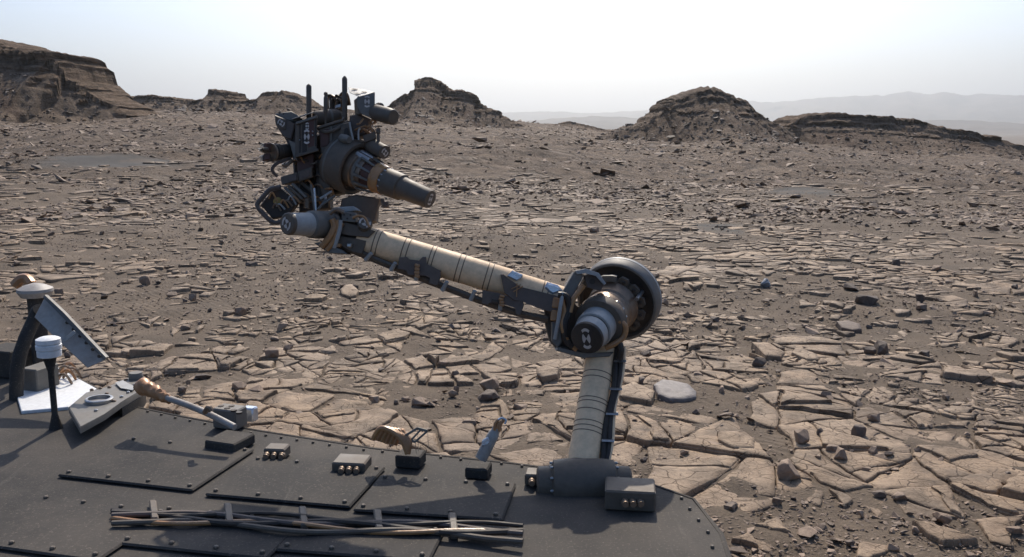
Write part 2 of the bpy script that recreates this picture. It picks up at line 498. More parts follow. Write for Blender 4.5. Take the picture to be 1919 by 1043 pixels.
_, TALUS['f'] = butte('dome_butte', 'dark dome shaped butte with rubble skirt in front of hazy hills', 88,
      [(1130, 262), (1155, 247), (1185, 238), (1205, 233), (1222, 221), (1240, 211), (1243, 198), (1252, 186), (1262, 180), (1280, 174), (1296, 168), (1312, 166), (1330, 166), (1345, 171), (1358, 177), (1372, 184), (1392, 193), (1408, 205), (1424, 217), (1444, 228), (1462, 238), (1480, 248), (1500, 262)],
      DOME, k=1.65, capw=2.2, rough=0.65, strata=0.8, nx=340, seed=600)
_, TALUS['g'] = butte('long_mesa', 'long low mesa sloping down to the right edge', 105,
      [(1430, 262), (1455, 241), (1482, 238), (1487, 225), (1500, 218), (1530, 214), (1570, 213), (1610, 216), (1650, 219), (1700, 224), (1722, 229), (1740, 236), (1770, 241), (1800, 245), (1818, 250), (1830, 254), (1850, 254), (1868, 259), (1890, 266), (1910, 274), (1960, 290)],
      MESA, k=1.9, capw=2.4, rough=0.65, strata=0.9, nx=340, seed=700)
_, TALUS['h'] = butte('low_ridge', 'low dark ridge crest in the gap between the two tall buttes', 150,
      [(1000, 236), (1040, 231), (1058, 229), (1066, 227), (1085, 231), (1105, 236), (1130, 241), (1150, 246), (1175, 252)], MESA, k=2.2, capw=1.2, rough=0.5, strata=0.4, nx=160, ny=80, seed=800)

def far_range(name, label, r0, r1, sil, base, rough, seed, mat):
    az = np.linspace(-0.62, 0.95, 520)
    rr = np.linspace(0, 1, 60)
    px = W / 2 + F * np.tan(np.clip(az, -1.2, 1.2))
    sy = np.interp(px, [p[0] for p in sil], [p[1] for p in sil])
    top = CAM_Z + (HORIZON - sy) / F * np.cos(az) * r1
    A, S = np.meshgrid(az, rr)
    T = np.broadcast_to(top, A.shape)
    R = r0 + (r1 - r0) * S + (r1 * 0.02) * fbm(A * 40, S * 3, 3, seed + 2)
    ridg = 1 - np.abs(fbm(A * 26, S * 2.2, 5, seed))
    sh = np.clip(S * 1.02, 0, 1) ** 1.35
    Z = base + (T - base) * (sh * (0.72 + 0.28 * np.clip(S, 0, 1) ** 3) + rough * (ridg - 0.8) * np.sin(S * math.pi) * 0.5)
    Z = Z + (T - base) * 0.03 * fbm(A * 90, S * 6, 4, seed + 5)
    Z[-1] = base - 40
    X = np.sin(A) * R; Y = np.cos(A) * R
    ny_, nx_ = A.shape
    idx = np.arange(ny_ * nx_).reshape(ny_, nx_)
    f = np.stack([idx[:-1, :-1], idx[:-1, 1:], idx[1:, 1:], idx[1:, :-1]], -1).reshape(-1, 4)
    me = mesh_np(name, np.stack([X, Y, Z], -1).reshape(-1, 3), f, mat, True, {'cliff': np.full(A.size, 0.0)})
    o = link(name, me); tag(o, label, kind='structure')
    return o

def make_far_mat():
    m, nt, bs = new_mat('far_hills')
    p = world_pos(nt)
    nt.links.new(ramp(nt, tex_noise(nt, p, 0.004, 6, 0.6), [(0.35, (0.09, 0.07, 0.056)), (0.65, (0.2, 0.155, 0.12))]), bs.inputs['Base Color'])
    bs.inputs['Roughness'].default_value = 1.0
    bs.inputs['Specular IOR Level'].default_value = 0.0
    return m
M_FAR = make_far_mat()
far_range('crater_rim_hills', 'hazy far mountain rim along the right horizon', 5200, 7600,
          [(-800, 225), (700, 222), (900, 212), (1000, 209), (1100, 212), (1200, 207), (1380, 192), (1400, 190), (1440, 194), (1500, 187), (1580, 181), (1612, 180), (1640, 181), (1665, 176), (1690, 171), (1715, 177), (1755, 175), (1790, 178), (1820, 175), (1850, 178), (1919, 180), (2100, 176), (2600, 190)], -30, 0.35, 900, M_FAR)
far_range('far_foothills', 'fainter foothills in front of the far rim', 2900, 4300,
          [(-800, 236), (900, 232), (1040, 222), (1120, 217), (1180, 220), (1300, 224), (1420, 228), (1560, 232), (1700, 226), (1790, 224), (1919, 232), (2600, 234)], -24, 0.3, 950, M_FAR)

# ------------------------------------------------------------------ cracked bedrock slabs
def clip_half(poly, nx, ny, c):              # keep nx*x + ny*y <= c
    out = []
    n = len(poly)
    for i in range(n):
        a = poly[i]; b = poly[(i + 1) % n]
        da = nx * a[0] + ny * a[1] - c; db = nx * b[0] + ny * b[1] - c
        if da <= 0: out.append(a)
        if (da < 0 < db) or (db < 0 < da):
            t = da / (da - db)
            out.append((a[0] + (b[0] - a[0]) * t, a[1] + (b[1] - a[1]) * t))
    return out

def poly_area(p):
    return 0.5 * sum(p[i][0] * p[(i + 1) % len(p)][1] - p[(i + 1) % len(p)][0] * p[i][1] for i in range(len(p)))

def centroid(p):
    return (sum(q[0] for q in p) / len(p), sum(q[1] for q in p) / len(p))

def inset(poly, g):
    n = len(poly)
    out = poly
    for i in range(n):
        a = poly[i]; b = poly[(i + 1) % n]
        ex, ey = b[0] - a[0], b[1] - a[1]
        l = math.hypot(ex, ey)
        if l < 1e-6: continue
        nx, ny = ey / l, -ex / l                # outward for counter-clockwise
        out = clip_half(out, nx, ny, nx * a[0] + ny * a[1] - g)
        if len(out) < 3: return None
    return out

def split(poly, target, rnd, depth=0):
    ar = poly_area(poly)
    if ar < target * rnd.uniform(0.7, 1.8) or depth > 5 or len(poly) < 3:
        return [poly]
    cx, cy = centroid(poly)
    best = max(range(len(poly)), key=lambda i: (poly[i][0] - cx) ** 2 + (poly[i][1] - cy) ** 2)
    ax, ay = poly[best][0] - cx, poly[best][1] - cy
    a = math.atan2(ay, ax) + rnd.gauss(0, 0.55)
    nx, ny = math.cos(a), math.sin(a)
    k = rnd.uniform(-0.25, 0.25) * math.hypot(ax, ay)
    c = nx * cx + ny * cy + k
    p1, p2 = clip_half(poly, nx, ny, c), clip_half(poly, -nx, -ny, -c)
    if len(p1) < 3 or len(p2) < 3: return [poly]
    return split(p1, target, rnd, depth + 1) + split(p2, target, rnd, depth + 1)

def roughen(poly, seg, amp, rnd):
    """subdivided, chipped outline"""
    out = []
    n = len(poly)
    for i in range(n):
        a = poly[i]; b = poly[(i + 1) % n]
        l = math.hypot(b[0] - a[0], b[1] - a[1])
        k = max(1, min(9, int(round(l / seg))))
        nx, ny = (b[1] - a[1]) / max(l, 1e-6), -(b[0] - a[0]) / max(l, 1e-6)
        c = min(0.25, 0.35 * seg / max(l, 1e-6))
        ts = [c * rnd.uniform(.5, 1)] + [(j + rnd.uniform(-.28, .28)) / k for j in range(1, k)] + [1 - c * rnd.uniform(.5, 1)]
        for j, t in enumerate(ts):
            o = -abs(rnd.gauss(0, amp)) if 0 < j < len(ts) - 1 else -amp * 0.3
            out.append((a[0] + (b[0] - a[0]) * t + nx * o, a[1] + (b[1] - a[1]) * t + ny * o))
    return out

VIEW_HALF = 0.64
def slab_sites(rnd):
    pts = []
    r = 2.6
    while r < 34:
        s = 0.50 + 0.022 * r
        n = max(3, int(2 * VIEW_HALF * r / s))
        for i in range(n + 1):
            a = -VIEW_HALF + 2 * VIEW_HALF * (i + rnd.uniform(-.42, .42)) / n
            rr = r + s * rnd.uniform(-.42, .42)
            pts.append((math.sin(a) * rr, math.cos(a) * rr, s))
        r += s * 0.9
    return pts

class Shard:
    __slots__ = ('ring', 'c', 'lift', 'ta', 'tb', 'var', 'r', 'thick', 'px')

def gravel_mask(x, y):
    g = fbm(x / 3.2, y / 3.2, 4, 61) + 0.1
    px, py = project(x, y, np.zeros_like(x))
    for (a, b_, w_, h_, k_) in GRAVEL_G:
        g = g + k_ * np.exp(-(((x - a) / w_) ** 2 + ((y - b_) / h_) ** 2))
    return g
GRAVEL_G = []
for (px, py, hw, hh, k_) in ((640, 500, 280, 60, .7), (330, 470, 250, 40, .5), (1000, 600, 60, 40, -.5), (1300, 800, 200, 80, -.8), (1750, 900, 250, 120, -.7), (700, 780, 300, 60, -.5), (150, 520, 150, 30, -.5), (1560, 800, 120, 50, .5), (1700, 760, 120, 30, .4), (1500, 400, 300, 30, .3)):
    c = ground_at(px, py); a_ = ground_at(px + hw, py); b0, b1 = ground_at(px, py - hh), ground_at(px, py + hh)
    GRAVEL_G.append((c.x, (b0.y + b1.y) / 2, abs(a_.x - c.x), max(.3, (b0 - b1).length / 2), k_))

def make_shards():
    rnd = random.Random(5)
    sites = slab_sites(rnd)
    kd = kdtree.KDTree(len(sites))
    for i, p in enumerate(sites): kd.insert((p[0], p[1], 0), i)
    kd.balance()
    shards = []
    cx = np.array([p[0] for p in sites]); cy = np.array([p[1] for p in sites])
    sm, _ = sand_mask(cx, cy)
    gravel = gravel_mask(cx, cy)
    mood = fbm(cx / 2.2, cy / 2.2, 3, 71)
    for i, (x, y, s) in enumerate(sites):
        if sm[i] > 0.85: continue
        q = 1.7 * s
        poly = [(x - q, y - q), (x + q, y - q), (x + q, y + q), (x - q, y + q)]
        for co, j, d in kd.find_n((x, y, 0), 18):
            if j == i or d < 1e-5: continue
            nx, ny = (co[0] - x) / d, (co[1] - y) / d
            poly = clip_half(poly, nx, ny, nx * (x + co[0]) / 2 + ny * (y + co[1]) / 2)
            if len(poly) < 3: break
        if len(poly) < 3: continue
        r = math.hypot(x, y)
        poly = inset(poly, rnd.choice((0.001, 0.003, 0.006, 0.014)) + 0.0002 * r)
        if not poly: continue
        ta, tb = rnd.gauss(0, 0.022), rnd.gauss(0, 0.022)
        lift = rnd.uniform(0.001, 0.02)
        tgt = 0.03 * math.exp(rnd.gauss(0, 0.75)) * (1 + (r / 22) ** 2) * (1 + 2.6 * max(0, min(1, (7.5 - r) / 2.5))) * (0.3 if gravel[i] > 0.35 else (0.6 if gravel[i] > 0.1 else 1.0))
        var0 = 0.5 + 0.28 * mood[i] + rnd.gauss(0, 0.06)
        for leaf in split(poly, tgt, rnd):
            leaf = inset(leaf, (rnd.uniform(0.0003, 0.0018) if rnd.random() < 0.75 else rnd.uniform(0.002, 0.008)) + 0.00014 * r)
            if not leaf or len(leaf) < 3: continue
            ar = poly_area(leaf)
            if ar < 0.0009 + 0.00006 * r * r: continue
            c = centroid(leaf)
            sh = Shard()
            sh.c = c; sh.r = r
            seg = max(0.03, 0.0075 * r)
            rg_ = roughen(leaf, seg, 0.09 * seg, rnd)
            sh.ring = [(px_ + 0.07 * mnoise.noise((px_ * 2.3, py_ * 2.3, 1.7)) + 0.022 * mnoise.noise((px_ * 8, py_ * 8, 5.1)), py_ + 0.07 * mnoise.noise((px_ * 2.3, py_ * 2.3, 9.3)) + 0.022 * mnoise.noise((px_ * 8, py_ * 8, 3.9))) for px_, py_ in rg_]
            c = centroid(sh.ring); sh.c = c
            sh.lift = lift + ta * (c[0] - x) + tb * (c[1] - y) + rnd.gauss(0, 0.0022) + (rnd.uniform(0.0, 0.03) if rnd.random() < 0.1 else 0)
            j = (0.09 if rnd.random() < 0.12 else 0.012) * min(1, 0.12 / math.sqrt(ar))
            sh.ta, sh.tb = ta + rnd.gauss(0, j), tb + rnd.gauss(0, j)
            sh.var = min(1, max(0, var0 + rnd.gauss(0, 0.07)))
            sh.thick = 0
            shards.append(sh)
            if r < 10 and ar > 0.02 and rnd.random() < 0.4:
                a_ = rnd.uniform(0, 6.28); n_ = (math.cos(a_), math.sin(a_))
                c0 = centroid(leaf)
                up_ = clip_half(leaf, n_[0], n_[1], n_[0] * c0[0] + n_[1] * c0[1] + rnd.uniform(-.05, .05) * math.sqrt(ar))
                up_ = inset(up_, rnd.uniform(.004, .014)) if len(up_) > 2 else None
                if up_ and len(up_) > 2 and poly_area(up_) > .004:
                    s2 = Shard(); s2.r = r; s2.ta, s2.tb, s2.var = sh.ta, sh.tb, min(1, sh.var + .05); s2.thick = 0
                    rg_ = roughen(up_, seg, 0.14 * seg, rnd)
                    s2.ring = [(px_ + 0.07 * mnoise.noise((px_ * 2.3, py_ * 2.3, 1.7)) + 0.022 * mnoise.noise((px_ * 8, py_ * 8, 5.1)), py_ + 0.07 * mnoise.noise((px_ * 2.3, py_ * 2.3, 9.3)) + 0.022 * mnoise.noise((px_ * 8, py_ * 8, 3.9))) for px_, py_ in rg_]
                    s2.c = centroid(s2.ring)
                    s2.lift = sh.lift + sh.ta * (s2.c[0] - sh.c[0]) + sh.tb * (s2.c[1] - sh.c[1]) + rnd.uniform(.006, .018)
                    shards.append(s2)
    # keep those on bedrock, thin out towards the sand
    cx = np.array([s.c[0] for s in shards]); cy = np.array([s.c[1] for s in shards])
    sm, _ = sand_mask(cx, cy)
    n = vnoise(cx / 0.35, cy / 0.35, 77)
    gv = gravel_mask(cx, cy)
    n2 = RNG.random(len(cx))
    keep = (sm < 0.35 + 0.6 * n) & (n > 0.04) & (n2 > np.clip((gv - 0.1) * 1.1, 0, 0.62) + 0.35 * sstep(15, 32, np.hypot(cx, cy)))
    shards = [s for s, k in zip(shards, keep) if k]
    return shards

def shard_geo(sh, fine):
    """vertices, faces, smooth flags for one slab about its own centre"""
    cx, cy = sh.c
    ring = np.array(sh.ring) - (cx, cy)
    n = len(ring)
    z0 = terr1(cx, cy)
    R = np.hypot(ring[:, 0], ring[:, 1])
    mean = R.mean()
    bev = min(0.005, 0.06 * mean) + 0.0002 * sh.r
    def top(p, k=1.0):
        u = (p[:, 0] + cx); v = (p[:, 1] + cy)
        if sh.r > 13: return sh.lift + sh.ta * p[:, 0] + sh.tb * p[:, 1]
        return sh.lift + sh.ta * p[:, 0] + sh.tb * p[:, 1] + k * 0.008 * fbm(u / 0.16, v / 0.16, 3, 13) + k * 0.003 * fbm(u / 0.035, v / 0.035, 2, 14)
    def ringv(scale, dz, k=1.0):
        p = ring * scale
        return np.column_stack([p, top(p, k) + dz])
    b = ringv(1.0 + 0.012 / max(mean, .03), 0, 0); b[:, 2] = -0.09
    rows = [b, ringv(1.0, -bev), ringv(1 - bev / max(mean, .02) * 0.8, 0)]
    if fine: rows.append(ringv(0.72, 0.002)); rows.append(ringv(0.38, 0.003))
    verts = np.concatenate(rows + [np.array([[0, 0, top(np.zeros((1, 2)))[0]]])])
    quads = []
    idx = np.arange(n); nx = np.roll(idx, -1)
    sm = []
    for k in range(len(rows) - 1):
        quads.append(np.stack([k * n + idx, k * n + nx, (k + 1) * n + nx, (k + 1) * n + idx], -1))
        sm.append(np.full(n, k >= 2))
    k = len(rows) - 1
    tris = np.stack([k * n + idx, k * n + nx, np.full(n, len(verts) - 1)], -1)
    sm.append(np.full(n, True))
    return verts, np.concatenate(quads), tris, np.concatenate(sm), z0

def build_slabs():
    shards = make_shards()
    area = []
    for s in shards:
        r = np.array(s.ring); px, py = project(r[:, 0], r[:, 1], np.zeros(len(r)))
        inside = (px.mean() > -20) and (px.mean() < W + 20) and (py.mean() < H + 10) and not (px.mean() < 1340 and py.mean() > float(np.interp(px.mean(), [0, 181, 330, 700, 1200, 1340], [650, 727, 778, 840, 900, 990])))
        a = abs(0.5 * np.sum(px * np.roll(py, -1) - np.roll(px, -1) * py))
        area.append(a if inside else 0.0)
    order = np.argsort(area)[::-1]
    single = set(order[:300].tolist())
    V, Q, T, SQ, ST, VAR = [], [], [], [], [], []
    off = 0
    for i, s in enumerate(shards):
        v, q, t, sm, z0 = shard_geo(s, i in single or s.r < 7)
        if i in single:
            me = mesh_np('bedrock_slab', v, [q, t], M_SLAB, sm, {'var': np.full(len(v), s.var)})
            link('bedrock_slab', me, GROUND, (s.c[0], s.c[1], z0))
        else:
            V.append(v + (s.c[0], s.c[1], z0)); Q.append(q + off); T.append(t + off)
            SQ.append(sm[:len(q)]); ST.append(sm[len(q):]); VAR.append(np.full(len(v), s.var)); off += len(v)
    me = mesh_np('slab_field', np.concatenate(V), [np.concatenate(Q), np.concatenate(T)], M_SLAB, np.concatenate(SQ + ST), {'var': np.concatenate(VAR)})
    o = link('slab_field', me, GROUND)
    tag(o, 'smaller cracked bedrock plates spread over the ground', kind='stuff')
    print('slabs', len(shards), 'tris', sum(len(a) * 2 for a in Q) + sum(len(a) for a in T))

build_slabs()

# ------------------------------------------------------------------ stones: angular hulls
def hull_mesh(npts, flat, seed, jag=0.25):
    rnd = random.Random(seed)
    bm = bmesh.new()
    for i in range(npts):
        while True:
            p = Vector((rnd.uniform(-1, 1), rnd.uniform(-1, 1), rnd.uniform(-1, 1)))
            if 0.25 < p.length < 1: break
        p = p.normalized() * (1 - jag * rnd.random())
        p.z = max(-0.55, min(0.62, p.z))
        bm.verts.new((p.x, p.y, p.z * flat))
    r = bmesh.ops.convex_hull(bm, input=bm.verts)
    bmesh.ops.delete(bm, geom=[g for g in r['geom_interior'] if isinstance(g, bmesh.types.BMVert)], context='VERTS')
    bmesh.ops.recalc_face_normals(bm, faces=bm.faces)
    bmesh.ops.triangulate(bm, faces=bm.faces)
    v = np.array([p.co[:] for p in bm.verts]); f = np.array([[q.index for q in fc.verts] for fc in bm.faces])
    bm.verts.index_update()
    f = np.array([[q.index for q in fc.verts] for fc in bm.faces])
    bm.free()
    return v, f

HULLS = [hull_mesh(9, 0.55, 40 + i) for i in range(16)]

def scatter(name, label, x, y, size, mat, squash=(0.4, 1.0), sink=0.25, varlo=0.0, varhi=1.0, parent=None, z=None, tilt=0.25):
    n = len(x)
    z = terrain(x, y) if z is None else z
    which = RNG.integers(0, len(HULLS), n)
    V, T, VAR = [], [], []
    off = 0
    for h, (hv, hf) in enumerate(HULLS):
        sel = np.nonzero(which == h)[0]
        if len(sel) == 0: continue
        m = len(sel)
        a = RNG.uniform(0, 2 * math.pi, m); ca, sa = np.cos(a), np.sin(a)
        sx = size[sel] * RNG.uniform(0.7, 1.25, m); sy = size[sel] * RNG.uniform(0.5, 1.0, m); sz = size[sel] * RNG.uniform(squash[0], squash[1], m)
        p = hv[None] * np.stack([sx, sy, sz], -1)[:, None, :]
        t1 = RNG.normal(0, tilt, m); t2 = RNG.normal(0, tilt, m)
        zz = p[..., 2] + p[..., 0] * t1[:, None] + p[..., 1] * t2[:, None]
        xx = p[..., 0] * ca[:, None] - p[..., 1] * sa[:, None] + x[sel][:, None]
        yy = p[..., 0] * sa[:, None] + p[..., 1] * ca[:, None] + y[sel][:, None]
        zz = zz + (z[sel] + sz * (0.5 - sink))[:, None] * 1.0
        V.append(np.stack([xx, yy, zz], -1).reshape(-1, 3))
        T.append((hf[None] + (off + np.arange(m) * len(hv))[:, None, None]).reshape(-1, 3))
        VAR.append(np.repeat(RNG.uniform(varlo, varhi, m), len(hv)))
        off += m * len(hv)
    me = mesh_np(name, np.concatenate(V), [np.concatenate(T)], mat, False, {'var': np.concatenate(VAR)})
    o = link(name, me, parent)
    if label: tag(o, label, kind='stuff')
    return o

def wedge_points(n, r0, r1, power=0.0, half=0.66):
    u = RNG.random(n)
    r = r0 * (r1 / r0) ** u
    a = RNG.uniform(-half, half, n)
    return np.sin(a) * r, np.cos(a) * r, r

# pebbles and chips between the slabs
x, y, r = wedge_points(110000, 2.8, 34)
sm, _ = sand_mask(x, y)
clump = fbm(x / 0.9, y / 0.9, 3, 91)
grv = gravel_mask(x, y)
prob = np.clip(0.25 + 0.6 * clump + 0.9 * np.clip(grv, 0, 1) - 0.1 * sm, 0.05, 1)
k = RNG.random(len(x)) < prob
x, y, r = x[k], y[k], r[k]
size = np.exp(RNG.normal(math.log(0.0085), 0.62, len(x))) * (0.75 + 0.055 * r)
scatter('pebbles', 'small pebbles and chips strewn between the slabs', x, y, np.minimum(size, 0.12), M_STONE, (0.5, 1.1), 0.2)
# broken blocks of the middle and far ground
x, y, r = wedge_points(60000, 20, 150)
sm, _ = sand_mask(x, y)
clump = fbm(x / 7.0, y / 7.0, 4, 95)
k = (RNG.random(len(x)) < np.clip(0.55 + 0.9 * clump, 0.08, 1)) & (sm < 0.5)
x, y, r = x[k], y[k], r[k]
size = np.exp(RNG.normal(math.log(0.085), 0.55, len(x))) * (0.5 + 0.012 * r)
scatter('rubble', 'broken flat blocks covering the farther ground', x, y, np.minimum(size, 0.9), M_STONE, (0.25, 0.7), 0.3, 0.0, 1.0)

# boulders on the talus of each butte
def talus(key, n, size, dark=True):
    X, Y, Z, cl = TALUS[key]
    flat = np.nonzero((cl.ravel() < 0.25) & (Y.ravel() < Y.max() - 12))[0]
    i = RNG.choice(flat, n)
    s = np.exp(RNG.normal(math.log(size), 0.6, n))
    x = X.ravel()[i] + RNG.normal(0, .1, n); y = Y.ravel()[i]; z = Z.ravel()[i]
    tz = terrain(x, y)
    k = (z > tz - 0.3) & (z < tz + 0.72 * (np.max(Z) - tz))
    scatter('talus_blocks', 'fallen blocks on the slope of a butte', x[k], y[k], s[k], M_DARKSTONE, (0.5, 1.1), 0.3, 0, 1, z=z[k])
for key, n, s in (('a', 3000, .14), ('c', 500, .16), ('d', 700, .16), ('e', 1500, .15), ('f', 3000, .12), ('g', 2200, .12), ('b', 500, .16)):
    talus(key, n, s)

# ------------------------------------------------------------------ machine parts
S = 2.5 / F                                  # one photograph pixel in metres at 2.5 m

def vec(dx, dy, dd=0.0):                     # pixels right, pixels down, metres away
    return RIGHT * (dx * S) - UP * (dy * S) + FWD * dd

def paint(name, col, rough=0.5, metal=0.0, dust=0.35, spec=0.4, bump_s=0.1):
    m, nt, bs = new_mat(name)
    tc = nt.nodes.new('ShaderNodeTexCoord').outputs['Object']
    n = tex_noise(nt, tc, 9, 5, 0.65)
    n2 = tex_noise(nt, tc, 55, 4, 0.7)
    c = mixc(nt, mth(nt, 'MULTIPLY', ramp(nt, n, [(0.42, (0, 0, 0)), (0.7, (1, 1, 1))]), dust), col, (0.22, 0.155, 0.108))
    c = mixc(nt, 0.5, c, ramp(nt, n2, [(0.35, (0.72, 0.72, 0.72)), (0.65, (1.1, 1.1, 1.1))]), 'MULTIPLY')
    nt.links.new(c, bs.inputs['Base Color'])
    nt.links.new(ramp(nt, n, [(0.3, (rough * 0.8,) * 3), (0.7, (min(1, rough * 1.25),) * 3)]), bs.inputs['Roughness'])
    bs.inputs['Metallic'].default_value = metal
    bs.inputs['Specular IOR Level'].default_value = spec
    bump(nt, bs, n2, bump_s, 0.002)
    return m

MT = {
    'dark': paint('dark_grey_paint', (0.115, 0.093, 0.07), 0.6),
    'black': paint('black_anodised', (0.038, 0.030, 0.023), 0.6, dust=0.25),
    'slate': paint('slate_paint', (0.165, 0.153, 0.132), 0.55, dust=0.2),
    'grey': paint('light_grey_paint', (0.36, 0.36, 0.34), 0.5, dust=0.25),
    'brown': paint('dusty_brown_plate', (0.115, 0.09, 0.075), 0.6, dust=0.4),
    'beige': paint('beige_tube_paint', (0.88, 0.62, 0.375), 0.55, dust=0.1, spec=0.25, bump_s=0.04),
    'line': paint('brown_tape', (0.16, 0.10, 0.065), 0.6),
    'amber': paint('amber_film', (0.40, 0.20, 0.075), 0.38, dust=0.25, spec=0.6, bump_s=0.6),
    'copper': paint('copper_film', (0.42, 0.215, 0.10), 0.33, metal=0.25, dust=0.2, bump_s=0.8),
    'metal': paint('bare_metal', (0.42, 0.41, 0.39), 0.32, metal=0.8, dust=0.3),
    'bronze': paint('bronze_metal', (0.26, 0.19, 0.135), 0.42, metal=0.5, dust=0.3),
    'white': paint('white_paint', (0.78, 0.79, 0.78), 0.45, dust=0.12),
    'mark': paint('white_mark', (0.62, 0.56, 0.50), 0.6, dust=0.25),
    'foil': paint('silver_foil', (0.62, 0.66, 0.70), 0.25, metal=0.6, dust=0.1, bump_s=0.7),
    'red': paint('dark_red_brown', (0.10, 0.045, 0.032), 0.55, dust=0.2),
    'ochre': paint('ochre_yellow', (0.33, 0.22, 0.06), 0.5, dust=0.2),
}

class Build:
    def __init__(self): self.bm = bmesh.new()

    def _basis(self, ax, hint=None):
        ax = ax.normalized()
        h = hint or UP
        if abs(ax.dot(h)) > 0.95: h = RIGHT
        u = ax.cross(h).normalized(); v = ax.cross(u).normalized()
        return ax, u, v

    def lathe(self, p0, p1, prof, seg=36):
        """prof: (share along axis, radius in m), closed at both ends"""
        ax, u, v = self._basis(p1 - p0)
        L = (p1 - p0)
        rings = []
        for t, r in prof:
            c = p0 + L * t
            rings.append([self.bm.verts.new(c + (u * math.cos(a) + v * math.sin(a)) * max(r, 1e-4)) for a in (2 * math.pi * i / seg for i in range(seg))])
        for a, b in zip(rings[:-1], rings[1:]):
            for i in range(seg):
                j = (i + 1) % seg
                self.bm.faces.new((a[i], a[j], b[j], b[i]))
        self.bm.faces.new(rings[0][::-1]); self.bm.faces.new(rings[-1])
        return self

    def rod(self, p0, p1, r, r2=None, seg=14):
        return self.lathe(p0, p1, [(0, r), (1, r if r2 is None else r2)], seg)

    def tube(self, pts, r, seg=8, smooth=4):
        if smooth > 1 and len(pts) > 2:
            out = []
            q = [pts[0]] + list(pts) + [pts[-1]]
            for i in range(1, len(q) - 2):
                for k in range(smooth):
                    t = k / smooth
                    a, b, c, d = q[i - 1], q[i], q[i + 1], q[i + 2]
                    out.append(0.5 * ((2 * b) + (c - a) * t + (2 * a - 5 * b + 4 * c - d) * t * t + (3 * b - a - 3 * c + d) * t ** 3))
            out.append(pts[-1]); pts = out
        rings = []
        n = len(pts)
        for i, p in enumerate(pts):
            d = (pts[min(i + 1, n - 1)] - pts[max(i - 1, 0)])
            ax, u, v = self._basis(d, FWD)
            rr = r[min(i * len(r) // n, len(r) - 1)] if isinstance(r, (list, tuple)) else r
            rings.append([self.bm.verts.new(p + (u * math.cos(a) + v * math.sin(a)) * rr) for a in (2 * math.pi * k / seg for k in range(seg))])
        for a, b in zip(rings[:-1], rings[1:]):
            for i in range(seg):
                j = (i + 1) % seg
                self.bm.faces.new((a[i], a[j], b[j], b[i]))
        self.bm.faces.new(rings[0][::-1]); self.bm.faces.new(rings[-1])
        return self

    def box(self, corner, u, v, w, bev=0.0018):
        vs_ = [self.bm.verts.new(corner + u * a + v * b + w * c) for c in (0, 1) for b in (0, 1) for a in (0, 1)]
        fs = [self.bm.faces.new([vs_[i] for i in f]) for f in ((0, 1, 3, 2), (4, 6, 7, 5), (0, 4, 5, 1), (2, 3, 7, 6), (0, 2, 6, 4), (1, 5, 7, 3))]
        if bev:
            es = {e for f in fs for e in f.edges}
            bmesh.ops.bevel(self.bm, geom=list(es), offset=bev, segments=1, affect='EDGES', clamp_overlap=True)
        return self

    def slab(self, outline, w, bev=0.0015):
        """outline: world points, extruded by w"""
        a = [self.bm.verts.new(p) for p in outline]; b = [self.bm.verts.new(p + w) for p in outline]
        n = len(a)
        fs = [self.bm.faces.new(a), self.bm.faces.new(b[::-1])]
        for i in range(n):
            fs.append(self.bm.faces.new((a[i], b[i], b[(i + 1) % n], a[(i + 1) % n])))
        if bev:
            es = {e for e in fs[0].edges}
            bmesh.ops.bevel(self.bm, geom=list(es), offset=bev, segments=1, affect='EDGES', clamp_overlap=True)
        return self

    def plate(self, px, depth, thick, bev=0.0015):
        """outline in photograph pixels at one depth, or (px, py, depth) points"""
        pts = [P(p[0], p[1], p[2] if len(p) > 2 else depth) for p in px]
        return self.slab(pts, FWD * thick, bev)

    def bolt(self, p, n, r=0.004, h=0.004):
        return self.lathe(p - n * h * 0.5, p + n * h, [(0, r), (0.75, r), (1, r * 0.6)], 6)

def part(name, b, mat, parent, angle=35, label=None):
    bm = b.bm
    bmesh.ops.recalc_face_normals(bm, faces=bm.faces)
    me = bpy.data.meshes.new(name)
    bm.to_mesh(me); bm.free()
    me.materials.append(MT[mat] if isinstance(mat, str) else mat)
    me.polygons.foreach_set('use_smooth', [True] * len(me.polygons))
    me.set_sharp_from_angle(angle=math.radians(angle))
    o = bpy.data.objects.new(name, me)
    C.objects.link(o)
    o.parent = parent
    if parent.type == 'EMPTY': o.matrix_parent_inverse = Matrix.Translation(-parent.location)
    if label: o['label'] = label
    return o

def fiducial(c, n, r, parent, style=0, squash=0.72):
    """black and white target mark, a raised print on a cap"""
    n = n.normalized()
    up = (UP - n * UP.dot(n)).normalized(); rt = up.cross(n).normalized()
    b = Build()
    def sector(a0, a1, r0, r1, k=8):
        o = []
        for i in range(k + 1):
            a = math.radians(a0 + (a1 - a0) * i / k); o.append((math.cos(a) * r1, math.sin(a) * r1))
        for i in range(k, -1, -1):
            a = math.radians(a0 + (a1 - a0) * i / k); o.append((math.cos(a) * max(r0, 0.02), math.sin(a) * max(r0, 0.02)))
        if r0 <= 0.02: o = o[:k + 1] + [(0, 0)]
        pts = [c + n * 0.0008 + rt * (x * r * squash) + up * (y * r) for x, y in o]
        b.slab(pts, n * 0.0006, 0)
    if style == 0:
        sector(-48, 48, 0, 0.62); sector(132, 228, 0, 0.62); sector(52, 128, 0.72, 1.0); sector(232, 308, 0.72, 1.0)
    else:
        sector(20, 110, 0, 0.62); sector(200, 290, 0, 0.62); sector(100, 190, 0.7, 1.0); sector(280, 370, 0.7, 1.0)
    return part('target_mark', b, 'mark', parent)

# ------------------------------------------------------------------ robotic arm
ARM_BASE = P(1066, 1030, 2.2)
ARM = empty('robotic_arm', ARM_BASE)
tag(ARM, 'jointed beige and dark grey robotic arm reaching out with an instrument turret', 'robotic arm')

